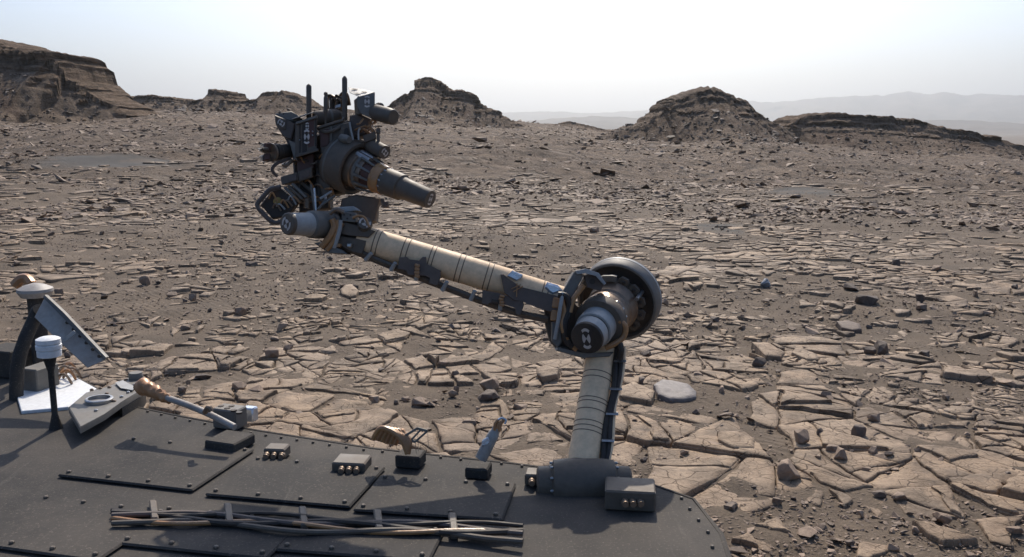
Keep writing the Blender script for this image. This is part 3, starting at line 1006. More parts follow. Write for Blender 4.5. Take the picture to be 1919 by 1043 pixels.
# upper arm -------------------------------------------------------
ua_top, ua_bot = P(1128, 655, 2.50), P(1066, 1030, 2.22)
L_ua = ua_bot - ua_top
b = Build(); b.lathe(ua_top, ua_bot, [(0, .040), (.02, .041), (1, .0445)], 48)
upper = part('upper_arm_tube', b, 'beige', ARM)
for k, t in enumerate((0.145, 0.175, 0.285, 0.305, 0.345, 0.405, 0.43, 0.455, 0.60, 0.625, 0.8, 0.82)):
    b = Build(); c = ua_top + L_ua * t
    b.lathe(c, c + L_ua * 0.004, [(0, .0416 + t * .0035), (1, .0416 + t * .0035)], 40)
    part('tape_band', b, 'line', upper)
side = (RIGHT * 0.9 - FWD * 0.25).normalized()
for off, r, m in ((0.046, 0.009, 'black'), (0.057, 0.007, 'black'), (0.064, 0.004, 'beige')):
    b = Build()
    pts = [ua_top + L_ua * t + side * (off + 0.004 * math.sin(t * 17 + off * 90)) - FWD * 0.012 for t in np.linspace(-0.02, 1, 14)]
    b.tube(pts, r, 8, 2); part('cable', b, m, upper)
for t in (0.05, 0.20, 0.33, 0.465, 0.61, 0.77):
    b = Build(); c = ua_top + L_ua * t
    b.box(c + side * 0.036 - FWD * 0.026, side * 0.034, L_ua.normalized() * 0.007, FWD * 0.02, 0.001)
    part('cable_clip', b, 'metal', upper)

# shoulder at the rover's front edge
b = Build(); b.lathe(P(1020, 1046, 2.24), P(1118, 1040, 2.24), [(0, .05), (.06, .058), (.94, .058), (1, .05)], 36)
part('shoulder_joint', b, 'dark', ARM)

# elbow -----------------------------------------------------------
EB, EF = P(1161, 559, 2.62), P(1099, 634, 2.37)
LE = EF - EB; ne = LE.normalized()
b = Build(); b.lathe(EB, EF, [(-.10, .060), (-.10, .117), (-.08, .122), (.10, .122), (.115, .119), (.115, .113), (.05, .108), (.05, .06)], 72)
drum = part('joint_drum', b, 'slate', ARM)
b = Build(); b.lathe(EB, EF, [(.035, .107), (.056, .107), (.056, .02)], 64); part('drum_recess', b, 'black', drum)
b = Build(); b.lathe(EB, EF, [(-.06, .1228), (-.045, .1232), (-.03, .1228)], 72); part('drum_seam', b, 'grey', drum)
ub = (UP - ne * UP.dot(ne)).normalized(); rb = ub.cross(ne).normalized()
if rb.dot(RIGHT) < 0: rb = -rb
def polar(t, ang, r):
    a = math.radians(ang)
    return EB + LE * t + (rb * math.cos(a) + ub * math.sin(a)) * r
b = Build()
b.lathe(EB, EF, [(.05, .07), (.22, .075), (.24, .071), (.36, .071), (.38, .066), (.5, .064)], 48)
hous = part('joint_housing', b, 'bronze', ARM)
for ang in (62, 36, 8, -20, -48):
    b = Build()
    pts = []
    for da, rr in ((-10, .062), (-11, .086), (-6, .095), (6, .095), (11, .086), (10, .062)):
        pts.append(polar(.16, ang + da, rr))
    b.slab(pts, ne * 0.012, 0.002); lobe = part('housing_lobe', b, 'dark', hous)
    b = Build(); b.bolt(polar(.16, ang, .083) + ne * 0.013, ne, .0055, .005); part('bolt', b, 'black', lobe)
b = Build(); pts = [polar(.2, a, .098) for a in (118, 100, 84, 76)] + [polar(.2, a, .080) for a in (76, 90, 106, 118)]
b.slab(pts, ne * 0.012, 0.002); part('curved_tab', b, 'slate', hous)
b = Build(); b.rod(polar(.1, 22, .088), polar(.3, 22, .088), .006); part('stud', b, 'metal', hous)
for ang in (120, 95, 70, 47, 25, 3, -20, -45):
    b = Build(); b.bolt(polar(.5, ang, .064), ne, .0048, .006); part('bolt', b, 'metal', hous)
b = Build(); b.lathe(EB, EF, [(.42, .066), (.46, .069), (.50, .066)], 48); part('flange_ring', b, 'bronze', hous)
b = Build()
b.lathe(EB, EF, [(.50, .055), (.52, .069), (.54, .0715), (.64, .0715), (.66, .069), (.67, .0505)], 56)
motor = part('motor_flange', b, 'dark', ARM)
b = Build(); b.lathe(EB, EF, [(.66, .0505), (.665, .0525), (.80, .0525), (.82, .051), (.825, .0455)], 56); part('motor_can', b, 'grey', motor)
b = Build(); b.lathe(EB, EF, [(.82, .0455), (.83, .0455), (.85, .0455)], 56); part('groove_ring', b, 'black', motor)
b = Build(); b.lathe(EB, EF, [(.845, .0455), (.855, .0475), (.955, .0455), (.965, .0445)], 56); part('motor_cap_ring', b, 'grey', motor)
b = Build(); b.lathe(EB, EF, [(.955, .0447), (.985, .0452), (.998, .0435), (1.0, .041)], 56); cap = part('motor_cap', b, 'black', motor)
fiducial(EF, ne, .030, cap, 0, 0.62)
# yoke plates round the elbow
b = Build(); b.plate([(1031, 560), (1020, 580), (1022, 610), (1030, 640), (1046, 657), (1090, 668), (1140, 667), (1156, 652), (1160, 620), (1140, 600), (1080, 575), (1062, 545), (1048, 540)], 2.52, 0.045, 0.003)
yoke = part('elbow_yoke', b, 'dark', ARM)
b = Build(); b.plate([(1076, 509), (1053, 548), (1056, 562), (1071, 560), (1095, 514)], 2.46, 0.10, 0.003); part('yoke_cheek', b, 'slate', yoke)
b = Build()
b.plate([(1078, 507), (1098, 503), (1122, 511), (1136, 531), (1132, 534), (1117, 516), (1097, 511), (1082, 514)], 2.45, 0.05, 0.001); part('yoke_rim', b, 'grey', yoke)
b = Build(); b.plate([(1094, 515), (1116, 517), (1131, 533), (1126, 545), (1100, 538)], 2.475, 0.03, 0.001); part('yoke_web', b, 'brown', yoke)
b = Build(); b.rod(P(1110, 527, 2.47), P(1110, 527, 2.48), .008); part('web_hole', b, 'black', yoke)
b = Build(); b.plate([(1034, 605), (1052, 600), (1054, 640), (1045, 652), (1034, 640)], 2.45, 0.05, 0.003); part('yoke_foot', b, 'slate', yoke)
b = Build(); b.plate([(1042, 657), (1092, 671), (1142, 668), (1150, 660), (1092, 662), (1048, 650)], 2.44, 0.09, 0.002); part('yoke_sill', b, 'slate', yoke)
for pts, r in (([(1046, 552), (1062, 556), (1066, 580), (1058, 606), (1060, 635), (1074, 650)], .009), ([(1052, 560), (1058, 585), (1054, 610), (1064, 640), (1082, 655)], .007), ([(1160, 600), (1172, 612), (1168, 632), (1150, 645), (1134, 652)], .008), ([(1094, 534), (1086, 545), (1075, 560), (1068, 585)], .007),
               ([(1160, 640), (1164, 655), (1160, 672)], .009)):
    b = Build(); b.tube([P(x, y, 2.43 + 0.01 * random.random()) for x, y in pts], r, 8, 5); part('cable_bundle', b, 'amber' if r < .0088 else 'black', yoke)
for (x, y) in ((1050, 566), (1047, 590)):
    b = Build(); b.box(P(x - 13, y - 10, 2.445), vec(24, 3), vec(-3, 20), FWD * .02, .003); cn = part('connector', b, 'amber', yoke)
b = Build(); b.tube([P(1055, 548, 2.43), P(1050, 575, 2.425), P(1046, 602, 2.43), P(1040, 635, 2.44)], .0055, 8, 5); part('strap', b, 'grey', yoke)

# forearm ---------------------------------------------------------
fa0, fa1 = P(672, 446, 2.50), P(1052, 559, 2.50)
LF = fa1 - fa0
fdir = LF.normalized(); fdn = (-UP - fdir * (-UP).dot(fdir)).normalized()
b = Build(); b.lathe(fa0, fa1, [(0, .038), (.04, .0395), (.5, .0405), (.74, .0395), (.76, .036), (1, .0345)], 48)
fore = part('forearm_tube', b, 'beige', ARM)
for x in (700, 708, 753, 762, 803, 810, 855, 864, 908, 917, 1012, 1022):
    t = (x - 672 + 2) / 380.0
    r = float(np.interp(t, [0, .04, .5, .74, .76, 1], [.038, .0395, .0405, .0395, .036, .0345])) + .0006
    b = Build(); b.lathe(fa0 + LF * t, fa0 + LF * (t + .0045), [(0, r), (1, r)], 44); part('tape_band', b, 'line', fore)
tray = [(620, 462), (662, 470), (700, 487), (750, 507), (800, 527), (850, 546), (900, 565), (950, 582), (985, 592), (1010, 597), (1028, 600)]
b = Build(); b.plate([(x, y - 5) for x, y in tray] + [(x, y + 5) for x, y in tray[::-1]], 2.49, 0.035, 0.0015); part('cable_tray', b, 'black', fore)
b = Build(); b.tube([P(x, y - 4, 2.475) for x, y in tray], .0075, 8, 3); part('cable', b, 'dark', fore)
b = Build(); b.tube([P(x, y + 1, 2.48) for x, y in tray], .005, 8, 3); part('cable', b, 'brown', fore)
for (x0, y0, x1, y1) in ((696, 474, 685, 487), (741, 492, 733, 506), (838, 527, 829, 544), (890, 544, 882, 562), (783, 505, 780, 524), (940, 556, 937, 580)):
    b = Build(); b.rod(P(x0, y0, 2.455), P(x1, y1, 2.468), .0055, .0065, 8); part('cable_clip', b, 'grey', fore)
def fplate(name, px, mat, depth=2.452, thick=.02):
    b = Build(); b.plate(px, depth, thick, .0015); return part(name, b, mat, fore)
fplate('side_bracket', [(748, 482), (762, 481), (768, 487), (786, 489), (792, 481), (798, 481), (799, 495), (826, 507), (825, 520), (819, 535), (803, 531), (807, 520), (796, 515), (764, 515), (762, 505), (745, 504)], 'brown')
fplate('end_bracket', [(938, 514), (944, 513), (952, 522), (975, 538), (1040, 553), (1050, 556), (1049, 580), (1030, 584), (1006, 576), (975, 562), (962, 562), (945, 548)], 'brown', 2.448)
fplate('side_bracket', [(904, 543), (932, 548), (945, 552), (980, 562), (982, 572), (975, 591), (966, 589), (966, 576), (944, 570), (916, 566), (914, 572), (903, 568)], 'brown', 2.453)
fplate('small_clip', [(922, 560), (934, 562), (934, 568), (921, 566)], 'black', 2.449, .01)
for pts in (((958, 541), (976, 533)), ((962, 546), (980, 536)), ((969, 530), (968, 556))):
    b = Build(); b.rod(P(*pts[0], 2.444), P(*pts[1], 2.444), .0016, seg=6); part('wire', b, 'amber', fore)
for (x, y, h) in ((783, 506, 26), (941, 562, 22)):
    for k in range(4):
        b = Build(); b.box(P(x - 5 + random.uniform(-1.5, 1.5), y - h / 2 + k * h / 4, 2.442), vec(9, 2), vec(-1, h / 4 - 0.5), FWD * .012, .002); part('connector', b, 'amber', fore)
b = Build(); b.plate([(950, 517), (960, 506), (980, 514), (978, 521), (968, 526)], 2.455, .03, .003); part('foil_wrap', b, 'foil', fore)
b = Build(); b.plate([(1020, 538), (1026, 528), (1046, 534), (1056, 545), (1036, 552), (1028, 547)], 2.46, .04, .006); part('foil_wrap', b, 'foil', fore)

# wrist -----------------------------------------------------------
WC, WE = P(537, 419, 2.37), P(618, 421, 2.49)
LW = WE - WC; nw = -LW.normalized()
b = Build(); b.lathe(WC, WE, [(.02, .0285), (.08, .0300), (.52, .0325), (.54, .0325)], 48); wm = part('wrist_motor', b, 'grey', ARM)
b = Build(); b.lathe(WC, WE, [(0, .0265), (.015, .0292), (.06, .0308), (.08, .0302)], 48); wcap = part('motor_cap', b, 'dark', wm)
fiducial(WC, nw, .0195, wcap, 1, .9)
b = Build(); b.lathe(WC, WE, [(.50, .0325), (.53, .0375), (.62, .0390), (.64, .0385), (.96, .0385), (1.0, .036)], 48); part('motor_collar', b, 'slate', wm)
b = Build(); b.lathe(WC, WE, [(.97, .036), (1.0, .04), (1.05, .041), (1.08, .036)], 40); part('flange_ring', b, 'bronze', wm)
b = Build(); b.plate([(612, 402), (648, 398), (700, 432), (694, 448), (684, 478), (668, 476), (634, 462), (606, 452)], 2.49, .07, .003); wb = part('wrist_yoke', b, 'brown', ARM)
b = Build(); b.plate([(637, 414), (660, 420), (702, 432), (690, 445), (650, 440), (634, 436)], 2.455, .04, .002); part('yoke_plate', b, 'dark', wb)
b = Build(); b.plate([(634, 441), (688, 450), (678, 476), (660, 472), (632, 458)], 2.46, .035, .002); part('yoke_plate', b, 'dark', wb)
b = Build(); b.plate([(588, 455), (604, 452), (640, 468), (650, 476), (616, 474)], 2.44, .08, .002); part('yoke_sill', b, 'slate', wb)
b = Build(); b.box(P(640, 396, 2.45), vec(26, 2), vec(0, 18), FWD * .05, .002); jb = part('junction_box', b, 'slate', wb)
for q in range(4):
    b = Build(); b.bolt(P(645 + q * 6, 402 + (q % 2) * 7, 2.45), -FWD, .0025, .003); part('bolt', b, 'black', jb)
b = Build(); b.plate([(625, 388), (662, 386), (672, 394), (640, 398), (622, 396)], 2.47, .06, .002); part('top_cover', b, 'grey', wb)
b = Build(); tcn = (-FWD + UP * .55 + RIGHT * .25).normalized(); tcp = P(684, 417, 2.45)
b.lathe(tcp - tcn * .03, tcp, [(0, .019), (.85, .0205), (1, .0195)], 32); tdisc = part('target_disc', b, 'dark', wb)
fiducial(tcp, tcn, .0165, tdisc, 1, 1.0)
for pts, r, m in (([(622, 410), (626, 425), (616, 446), (602, 462)], .009, 'amber'), ([(630, 412), (632, 430), (625, 452), (612, 468)], .007, 'amber'), ([(638, 412), (636, 432), (630, 452), (626, 464)], .006, 'grey'),
                  ([(618, 400), (630, 392), (644, 398)], .006, 'bronze'), ([(660, 408), (672, 404), (684, 408), (692, 425)], .0035, 'amber')):
    b = Build(); b.tube([P(x, y, 2.435 + .008 * random.random()) for x, y in pts], r, 8, 5); part('cable_bundle', b, m, wb)
for (x, y) in ((634, 416), (629, 455), (650, 455)):
    b = Build(); b.box(P(x, y, 2.44), vec(9, 1), vec(-1, 7), FWD * .02, .002); part('connector', b, 'metal' if x > 640 else 'amber', wb)

# turret ----------------------------------------------------------
TA, TB = P(636, 303, 2.63), P(806, 373, 2.48)
LT = TB - TA; nt_ = LT.normalized()
b = Build(); b.lathe(TA, TB, [(-.02, .06), (-.02, .076), (0, .080), (.19, .080), (.205, .078), (.205, .068), (.16, .062), (.16, .03)], 64)
td = part('turret_drum', b, 'dark', ARM)
b = Build(); b.lathe(TA, TB, [(.02, .0808), (.03, .0812), (.04, .0808)], 64); part('drum_seam', b, 'slate', td)
tu = (UP - nt_ * UP.dot(nt_)).normalized(); tr = tu.cross(nt_).normalized()
if tr.dot(RIGHT) < 0: tr = -tr
def tpol(t, ang, r):
    a = math.radians(ang); return TA + LT * t + (tr * math.cos(a) + tu * math.sin(a)) * r
for ang in (85, 55):
    b = Build(); b.slab([tpol(0, ang, .0805), tpol(0, ang - 6, .0805), tpol(.19, ang - 6, .0805), tpol(.19, ang, .0805)], (tu * math.sin(math.radians(ang)) + tr * math.cos(math.radians(ang))) * .004, .001); part('drum_strip', b, 'slate', td)
b = Build(); b.lathe(TA, TB, [(.16, .058), (.25, .056), (.26, .05), (.34, .047)], 48); th = part('gearbox', b, 'bronze', ARM)
b = Build(); b.lathe(TA, TB, [(.27, .05), (.275, .0535), (.30, .0535), (.305, .05)], 48); part('gear_ring', b, 'slate', th)
for k in range(12):
    a = 360 / 12 * k + 10
    b = Build(); b.slab([tpol(.29, a - 5, .0515), tpol(.29, a + 5, .0515), tpol(.44, a + 9, .0425), tpol(.44, a + 3, .0425)], (tpol(.3, a, 1) - tpol(.3, a, 0)).normalized() * .005, .001); part('gear_rib', b, 'slate', th)
b = Build(); b.lathe(TA, TB, [(.34, .043), (.44, .040), (.46, .040)], 40); part('gear_core', b, 'red', th)
b = Build(); b.lathe(TA, TB, [(.43, .041), (.435, .0445), (.455, .0445), (.46, .043), (.52, .0425), (.525, .041)], 44); part('film_ring', b, 'amber', th)
for k in range(14):
    b = Build(); b.bolt(tpol(.535, k * 360 / 14, .038), nt_, .003, .005); part('bolt', b, 'metal', th)
for ang, r in ((100, .05), (75, .053), (120, .05)):
    b = Build(); b.rod(tpol(.22, ang, r), tpol(.36, ang, r - .006), .012, .011, 20); part('gear_lug', b, 'metal', th)
b = Build(); b.lathe(TA, TB, [(.50, .034), (.52, .0385), (.55, .0395), (.68, .0385), (.70, .0375), (.705, .0325), (.72, .0315), (.96, .0278), (.985, .0270), (1.0, .0245)], 48)
ns = part('turret_motor', b, 'dark', ARM)
b = Build(); b.lathe(TA, TB, [(.955, .0278), (.985, .0272), (1.002, .0252)], 40); ncap = part('motor_cap', b, 'dark', ns)
fiducial(TB + nt_ * .0004, nt_, .0165, ncap, 0, .75)
b = Build(); b.plate([(640, 372), (666, 364), (716, 371), (706, 384), (704, 414), (690, 420), (676, 418), (670, 400), (652, 392), (636, 392)], 2.585, .05, .004); part('turret_arm', b, 'dark', ARM)
b = Build(); b.tube([P(716, 372, 2.54), P(720, 384, 2.54), P(726, 386, 2.54), P(724, 378, 2.54)], .005, 8, 4); part('cable', b, 'brown', ns)

# turret instruments ----------------------------------------------
def cbox(name, c, u, v, w, mat, parent, bev=.002):
    b = Build(); b.box(P(*c), vec(*u), vec(*v), vec(*w), bev); return part(name, b, mat, parent)
def crod(name, a, c, prof, mat, parent, seg=28):
    b = Build(); b.lathe(P(*a), P(*c), prof, seg); return part(name, b, mat, parent)
core = cbox('turret_body', (545, 262, 2.66), (92, -22), (8, 128), (6, -6, .10), 'black', ARM, .006)
cbox('body_rib', (548, 300, 2.635), (60, -14), (2, 8), (0, 0, .03), 'dark', core, .002)
cbox('body_rib', (556, 372, 2.60), (62, -6), (0, 9), (0, 0, .05), 'dark', core, .002)
cbox('body_rib', (590, 300, 2.62), (10, -2), (6, 88), (0, 0, .04), 'brown', core, .002)
for i in range(14):
    x = 552 + (i * 53 % 62); y = 300 + (i * 37 % 80)
    b = Build(); b.tube([P(x, y, 2.62), P(x + 9, y - 7 + (i * 5 % 12), 2.595), P(x + 18, y + 4 - (i * 3 % 9), 2.60), P(x + 22, y + 14, 2.62)], .0030, 6, 4); part('wire', b, ('amber', 'black', 'bronze', 'dark')[i % 4], core)
# drill box, left
db = cbox('drill_frame', (554, 229, 2.57), (42, -14), (-1, 69), (-16, -7, .085), 'dark', ARM, .003)
b = Build(); b.plate([(520, 224), (540, 228), (556, 232), (555, 298), (548, 292), (538, 262), (528, 250)], 2.60, .06, .003); part('frame_side', b, 'brown', db)
b = Build(); b.plate([(541, 262), (556, 268), (556, 300), (551, 298)], 2.575, .03, .002); part('frame_corner', b, 'slate', db)
cbox('frame_top', (548, 222, 2.565), (44, -14), (-14, -7, .06), (0, 2), 'slate', db, .001)
cbox('frame_slot', (556, 219, 2.58), (28, -9), (-7, -3, .03), (0, 1), 'black', db, .001)
for (x0, w_, y0, h_, m) in ((560, 4, 233, 56, 'black'), (566, 9, 231, 62, 'black'), (577, 12, 232, 52, 'red'), (590, 3, 226, 60, 'black')):
    cbox('slot', (x0, y0 - (x0 - 556) * .31, 2.569), (w_, -w_ * .31), (0, h_), (0, 0, .006), m, db, .0008)
cbox('upper_rail', (554, 228, 2.562), (41, -13), (0, 5), (0, 0, .01), 'slate', db, .001)
cbox('lower_rail', (553, 290, 2.562), (44, -13), (0, 5), (0, 0, .01), 'dark', db, .001)
fiducial(P(575, 256, 2.563), -FWD, .021, db, 0, .62)
fiducial(P(576, 236, 2.563), -FWD, .010, db, 0, .8)
for (x, y) in ((586, 246), (562, 262), (586, 253)):
    b = Build(); b.bolt(P(x, y, 2.565), -FWD, .0022, .003); part('bolt', b, 'metal', db)
b = Build(); b.plate([(514, 212), (546, 208), (556, 214), (566, 222), (552, 228), (520, 220)], 2.60, .05, .002)
wg = part('bit_box_cover', b, 'slate', ARM)
b = Build(); b.plate([(514, 214), (540, 225), (554, 230), (545, 262), (530, 255), (516, 232)], 2.585, .06, .003); part('bit_box_side', b, 'brown', wg)
b = Build(); b.plate([(519, 219), (535, 223), (535, 242), (524, 240)], 2.58, .01, .001); part('mark_plate', b, 'dark', wg)
fiducial(P(527, 230, 2.578), -FWD, .012, wg, 1, .9)
for x in (524, 532): 
    b = Build(); b.rod(P(x, 212 + (x - 524) * .2, 2.60), P(x, 213, 2.62), .003, seg=10); part('hole', b, 'black', wg)
for nm, x, y0, y1, r in (('contact_prong', 578.7, 157, 222, .0079), ('contact_prong', 645.8, 142, 232, .0079)):
    a, c = P(x, y0, 2.62), P(x + .4, y1, 2.62)
    b = Build(); b.lathe(a, c, [(0, .002), (.02, .0045), (.05, .0072), (.08, r), (1, r * .96)], 20); part(nm, b, 'dark', ARM)
b = Build(); b.lathe(P(610.5, 172, 2.59), P(610, 250, 2.59), [(0, .003), (.02, .0055), (.06, .006), (.09, .004), (.12, .0055), (.14, .0062), (.42, .0062), (.5, .005), (.52, .0035), (1, .0035)], 16); part('sensor_rod', b, 'dark', ARM)
br = crod('percussion_barrel', (588, 222, 2.62), (640, 216, 2.66), [(0, .016), (.08, .021), (.3, .0225), (.8, .022), (.93, .018), (1, .012)], 'dark', ARM, 36)
crod('barrel_band', (588, 222, 2.62), (640, 216, 2.66), [(.55, .0225), (.56, .0232), (.62, .0232), (.63, .0225)], 'slate', br, 36)
tb_ = cbox('turret_housing', (597, 241, 2.585), (58, -18), (4, 50), (0, -4, .09), 'dark', ARM, .003)
cbox('housing_window', (600, 245, 2.583), (17, -5), (0, 32), (0, 0, .006), 'red', tb_, .001)
cbox('housing_post', (619, 237, 2.578), (3, -1), (0, 32), (0, 0, .012), 'slate', tb_, .001)
cbox('housing_rail', (597, 236, 2.578), (48, -15), (0, 5), (0, 0, .012), 'dark', tb_, .001)
b = Build(); b.tube([P(596, 240, 2.60), P(612, 247, 2.575), P(636, 238, 2.58), P(644, 222, 2.61), P(640, 212, 2.66)], .005, 8, 4); part('rim_band', b, 'dark', tb_)
b = Build(); b.plate([(638, 232), (654, 228), (662, 256), (634, 274), (632, 262), (640, 243)], 2.575, .02, .002); tg = part('gusset', b, 'dark', tb_)
b = Build(); b.plate([(645, 241), (651, 238), (655, 252), (643, 258)], 2.572, .006, .001); part('gusset_window', b, 'black', tg)
b = Build(); b.lathe(P(640, 258, 2.57), P(655, 262, 2.55), [(0, .012), (.5, .013), (1, .010)], 18); part('gusset_boss', b, 'slate', tg)
# spectrometer box, right
sb = cbox('spectrometer_box', (669, 182, 2.57), (33, -8), (2, 34), (-18, -9, .10), 'dark', ARM, .003)
b = Build(); b.plate([(669, 181), (702, 173), (702, 200), (695, 221), (676, 212), (670, 200)], 2.565, .006, .001); fp = part('front_plate', b, 'slate', sb)
fiducial(P(688, 190, 2.563), -FWD, .017, fp, 0, .75)
b = Build()
for q in (((652, 164), (678, 167), (702, 173), (674, 182), (655, 174)),):
    b.plate([(x, y - 1, 2.57 + (182 - y) * .004) for x, y in q], 2.6, .006, .001)
part('top_plate', b, 'grey', sb)
for (x, y) in ((662, 168), (680, 173), (668, 176)):
    cbox('top_slot', (x, y - 2.4, 2.57 + (182 - y) * .004 - .004), (9, 1), (-4, 2.5, -.006), (0, -1, .004), 'black', sb, .0005)
crod('sensor_head', (702, 210, 2.58), (738, 219, 2.53), [(0, .022), (.1, .024), (.75, .0235), (.8, .0225), (.97, .0215), (1, .019)], 'dark', ARM, 14)
crod('dust_cover', (706, 203, 2.62), (716, 198, 2.60), [(0, .014), (.6, .014), (.9, .010), (1, .004)], 'black', ARM, 20)
cbox('side_shelf', (680, 254, 2.57), (24, -9), (2, 14), (-4, -4, .05), 'dark', ARM, .002)
crod('latch_post', (709, 240, 2.57), (709, 266, 2.57), [(0, .005), (.1, .0065), (.35, .0065), (.4, .0045), (.9, .0045), (1, .004)], 'dark', ARM, 14)
cam_ = crod('camera_head', (694, 272, 2.60), (721, 285, 2.55), [(0, .02), (.1, .0222), (.5, .0225), (.55, .021), (.9, .021), (1, .0195)], 'dark', ARM, 30)
cn_ = (P(721, 285, 2.55) - P(694, 272, 2.60)).normalized()
fiducial(P(721, 285, 2.55), cn_, .013, cam_, 1, .9)
b = Build(); b.plate([(655, 215), (676, 214), (694, 222), (690, 250), (660, 258), (654, 236)], 2.60, .06, .004); mp = part('mount_plate', b, 'brown', ARM)
for i in range(9):
    x = 672 + random.uniform(-8, 22); y = 236 + random.uniform(-6, 14)
    b = Build(); b.tube([P(x, y, 2.585), P(x + random.uniform(4, 10), y + random.uniform(-12, 2), 2.57), P(x + random.uniform(10, 22), y + random.uniform(-16, 8), 2.585)], .0028, 6, 4); part('wire', b, 'amber' if i % 3 else 'copper', mp)
for pts in (((672, 262), (672, 245), (675, 240)), ((662, 262), (657, 240), (655, 228))):
    b = Build(); b.tube([P(x, y, 2.56) for x, y in pts], .0028, 6, 4); part('hand_loop', b, 'grey', mp)
# cable mess behind the prongs
for i in range(8):
    x = 612 + i * 4; y = 182 + random.uniform(-4, 6)
    b = Build(); b.tube([P(x, y + 28, 2.68), P(x + random.uniform(-4, 4), y, 2.67), P(x + 10, y - 2 + random.uniform(-3, 3), 2.66), P(x + 16, y + 18, 2.68)], .0035, 6, 4)
    part('wire', b, ('black', 'bronze', 'dark')[i % 3], tb_)
cbox('cable_bracket', (616, 180, 2.69), (30, -6), (2, 34), (0, 0, .02), 'black', tb_, .003)
cbox('bright_cap', (628, 196, 2.66), (12, -3), (0, 8), (0, 0, .01), 'metal', tb_, .002)
# brush tool, far left
bt = crod('brush_motor', (548, 282, 2.62), (514, 285, 2.57), [(0, .021), (.7, .021), (.75, .024), (.95, .024), (1, .020)], 'black', ARM, 32)
bc = P(508, 285, 2.56); bn = (P(508, 285, 2.56) - P(548, 282, 2.62)).normalized()
b = Build(); b.lathe(bc - bn * .008, bc, [(0, .022), (.2, .0262), (.9, .0262), (1, .023), (.7, .019), (.7, .004)], 36); rg = part('brush_ring', b, 'bronze', bt)
for k in range(5):
    a = k * 72 + 20
    uu = (UP * math.sin(math.radians(a)) + FWD * math.cos(math.radians(a)) * .8 + RIGHT * .1).normalized()
    b = Build(); b.box(bc + bn * .005 + uu * .004 - bn.cross(uu) * .006, uu * .024, bn.cross(uu) * .012, bn * .022, .002); part('brush_block', b, 'red' if k % 2 else 'dark', bt)
    for q in range(5):
        s0 = bc + bn * .024 + uu * (.008 + .004 * q)
        b = Build(); b.rod(s0, s0 + bn * (.014 + .004 * random.random()) + uu * .004, .0016, .0008, 5); part('bristle', b, 'metal', bt)
b = Build(); b.tube([P(545, 296, 2.6), P(520, 305, 2.57), P(510, 318, 2.57), P(520, 330, 2.58)], .005, 8, 4); part('cable', b, 'brown', bt)
b = Build(); b.tube([P(548, 300, 2.6), P(535, 310, 2.585), P(530, 306, 2.58)], .006, 8, 4); part('cable', b, 'bronze', bt)
# lower body
lb = cbox('sample_chamber', (558, 321, 2.575), (27, -9), (1, 20), (-4, -5, .07), 'dark', ARM, .002)
cbox('chamber_panel', (562, 322, 2.573), (19, -6), (0, 14), (0, 0, .005), 'brown', lb, .001)
cbox('chamber_wing', (525, 331, 2.57), (32, -9), (3, 16), (2, -3, .06), 'dark', lb, .002)
cbox('wing_panel', (541, 330, 2.566), (14, -4), (1, 11), (0, 0, .005), 'brown', lb, .001)
cbox('lower_neck', (556, 296, 2.60), (32, -10), (2, 30), (0, 0, .06), 'red', lb, .002)
b = Build(); b.plate([(598, 300), (620, 280), (626, 300), (616, 340), (620, 360), (604, 372), (596, 340)], 2.60, .05, .004); cp = part('chain_plate', b, 'dark', lb)
for (x, y) in ((612, 300), (608, 308), (613, 316), (607, 322), (611, 328), (606, 296), (615, 308)):
    b = Build(); b.rod(P(x, y, 2.597), P(x, y, 2.603), .0035, seg=10); part('hole', b, 'black', cp)
for k in range(3):
    b = Build(); o = k * 7
    b.box(P(530 + o, 352 - o * .5, 2.56), vec(28, 27), vec(5, -3), FWD * .03, .002); part('louvre_bar', b, ('slate', 'dark', 'slate')[k], lb)
b = Build(); b.box(P(560, 341, 2.60), vec(24, 22), vec(5, -5), FWD * .02, .002); part('brace', b, 'dark', lb)
rim = [(526, 350), (507, 354), (495, 366), (482, 383), (490, 396), (508, 414), (524, 416), (545, 402)]
b = Build(); b.tube([P(x, y, 2.55) for x, y in rim], .007, 8, 3); part('scoop_rim', b, 'brown', lb)
b = Build(); b.plate([(526, 352), (509, 357), (488, 383), (510, 410), (540, 404), (556, 380)], 2.565, .03, .003); sc0 = part('scoop_bowl', b, 'black', lb)
crod('scoop_plug', (520, 377, 2.555), (521, 377, 2.57), [(0, .009), (.3, .0125), (1, .0125)], 'ochre', sc0, 18)
for i in range(7):
    x = 504 + i * 7; y = 372 + (i * 37 % 20)
    b = Build(); b.tube([P(x, y, 2.558), P(x + 6, y - 12 + (i * 13 % 9), 2.55), P(x + 16, y + 6, 2.556)], .0026, 6, 4); part('wire', b, ('amber', 'bronze', 'grey')[i % 3], sc0)
pts = [P(575 + 5 * math.cos(q * 1.05), 372 + q * 0.42 , 2.56 + .008 * math.sin(q * 1.05)) for q in range(44)]
b = Build(); b.tube(pts, .0016, 6, 1); part('coil_spring', b, 'bronze', lb)
for (x0, y0, x1, y1, m) in ((583, 345, 590, 396, 'slate'), (589, 352, 592, 394, 'foil'), (600, 372, 622, 358, 'grey'), (603, 384, 628, 366, 'slate'), (596, 392, 612, 372, 'slate'), (609, 366, 611, 374, 'foil')):
    b = Build(); b.rod(P(x0, y0, 2.555), P(x1, y1, 2.56), .0035, seg=8); part('strut', b, m, lb)
cbox('filler_box', (560, 345, 2.62), (60, -8), (0, 55), (0, 0, .06), 'black', lb, .003)  # black box filling in behind the struts
for i in range(6):
    x = 598 + i * 5; y = 296 + (i * 29 % 12)
    b = Build(); b.tube([P(x, y, 2.595), P(x + 8, y - 8, 2.585), P(x + 17, y + 3, 2.59)], .0024, 6, 4); part('wire', b, 'amber', lb)

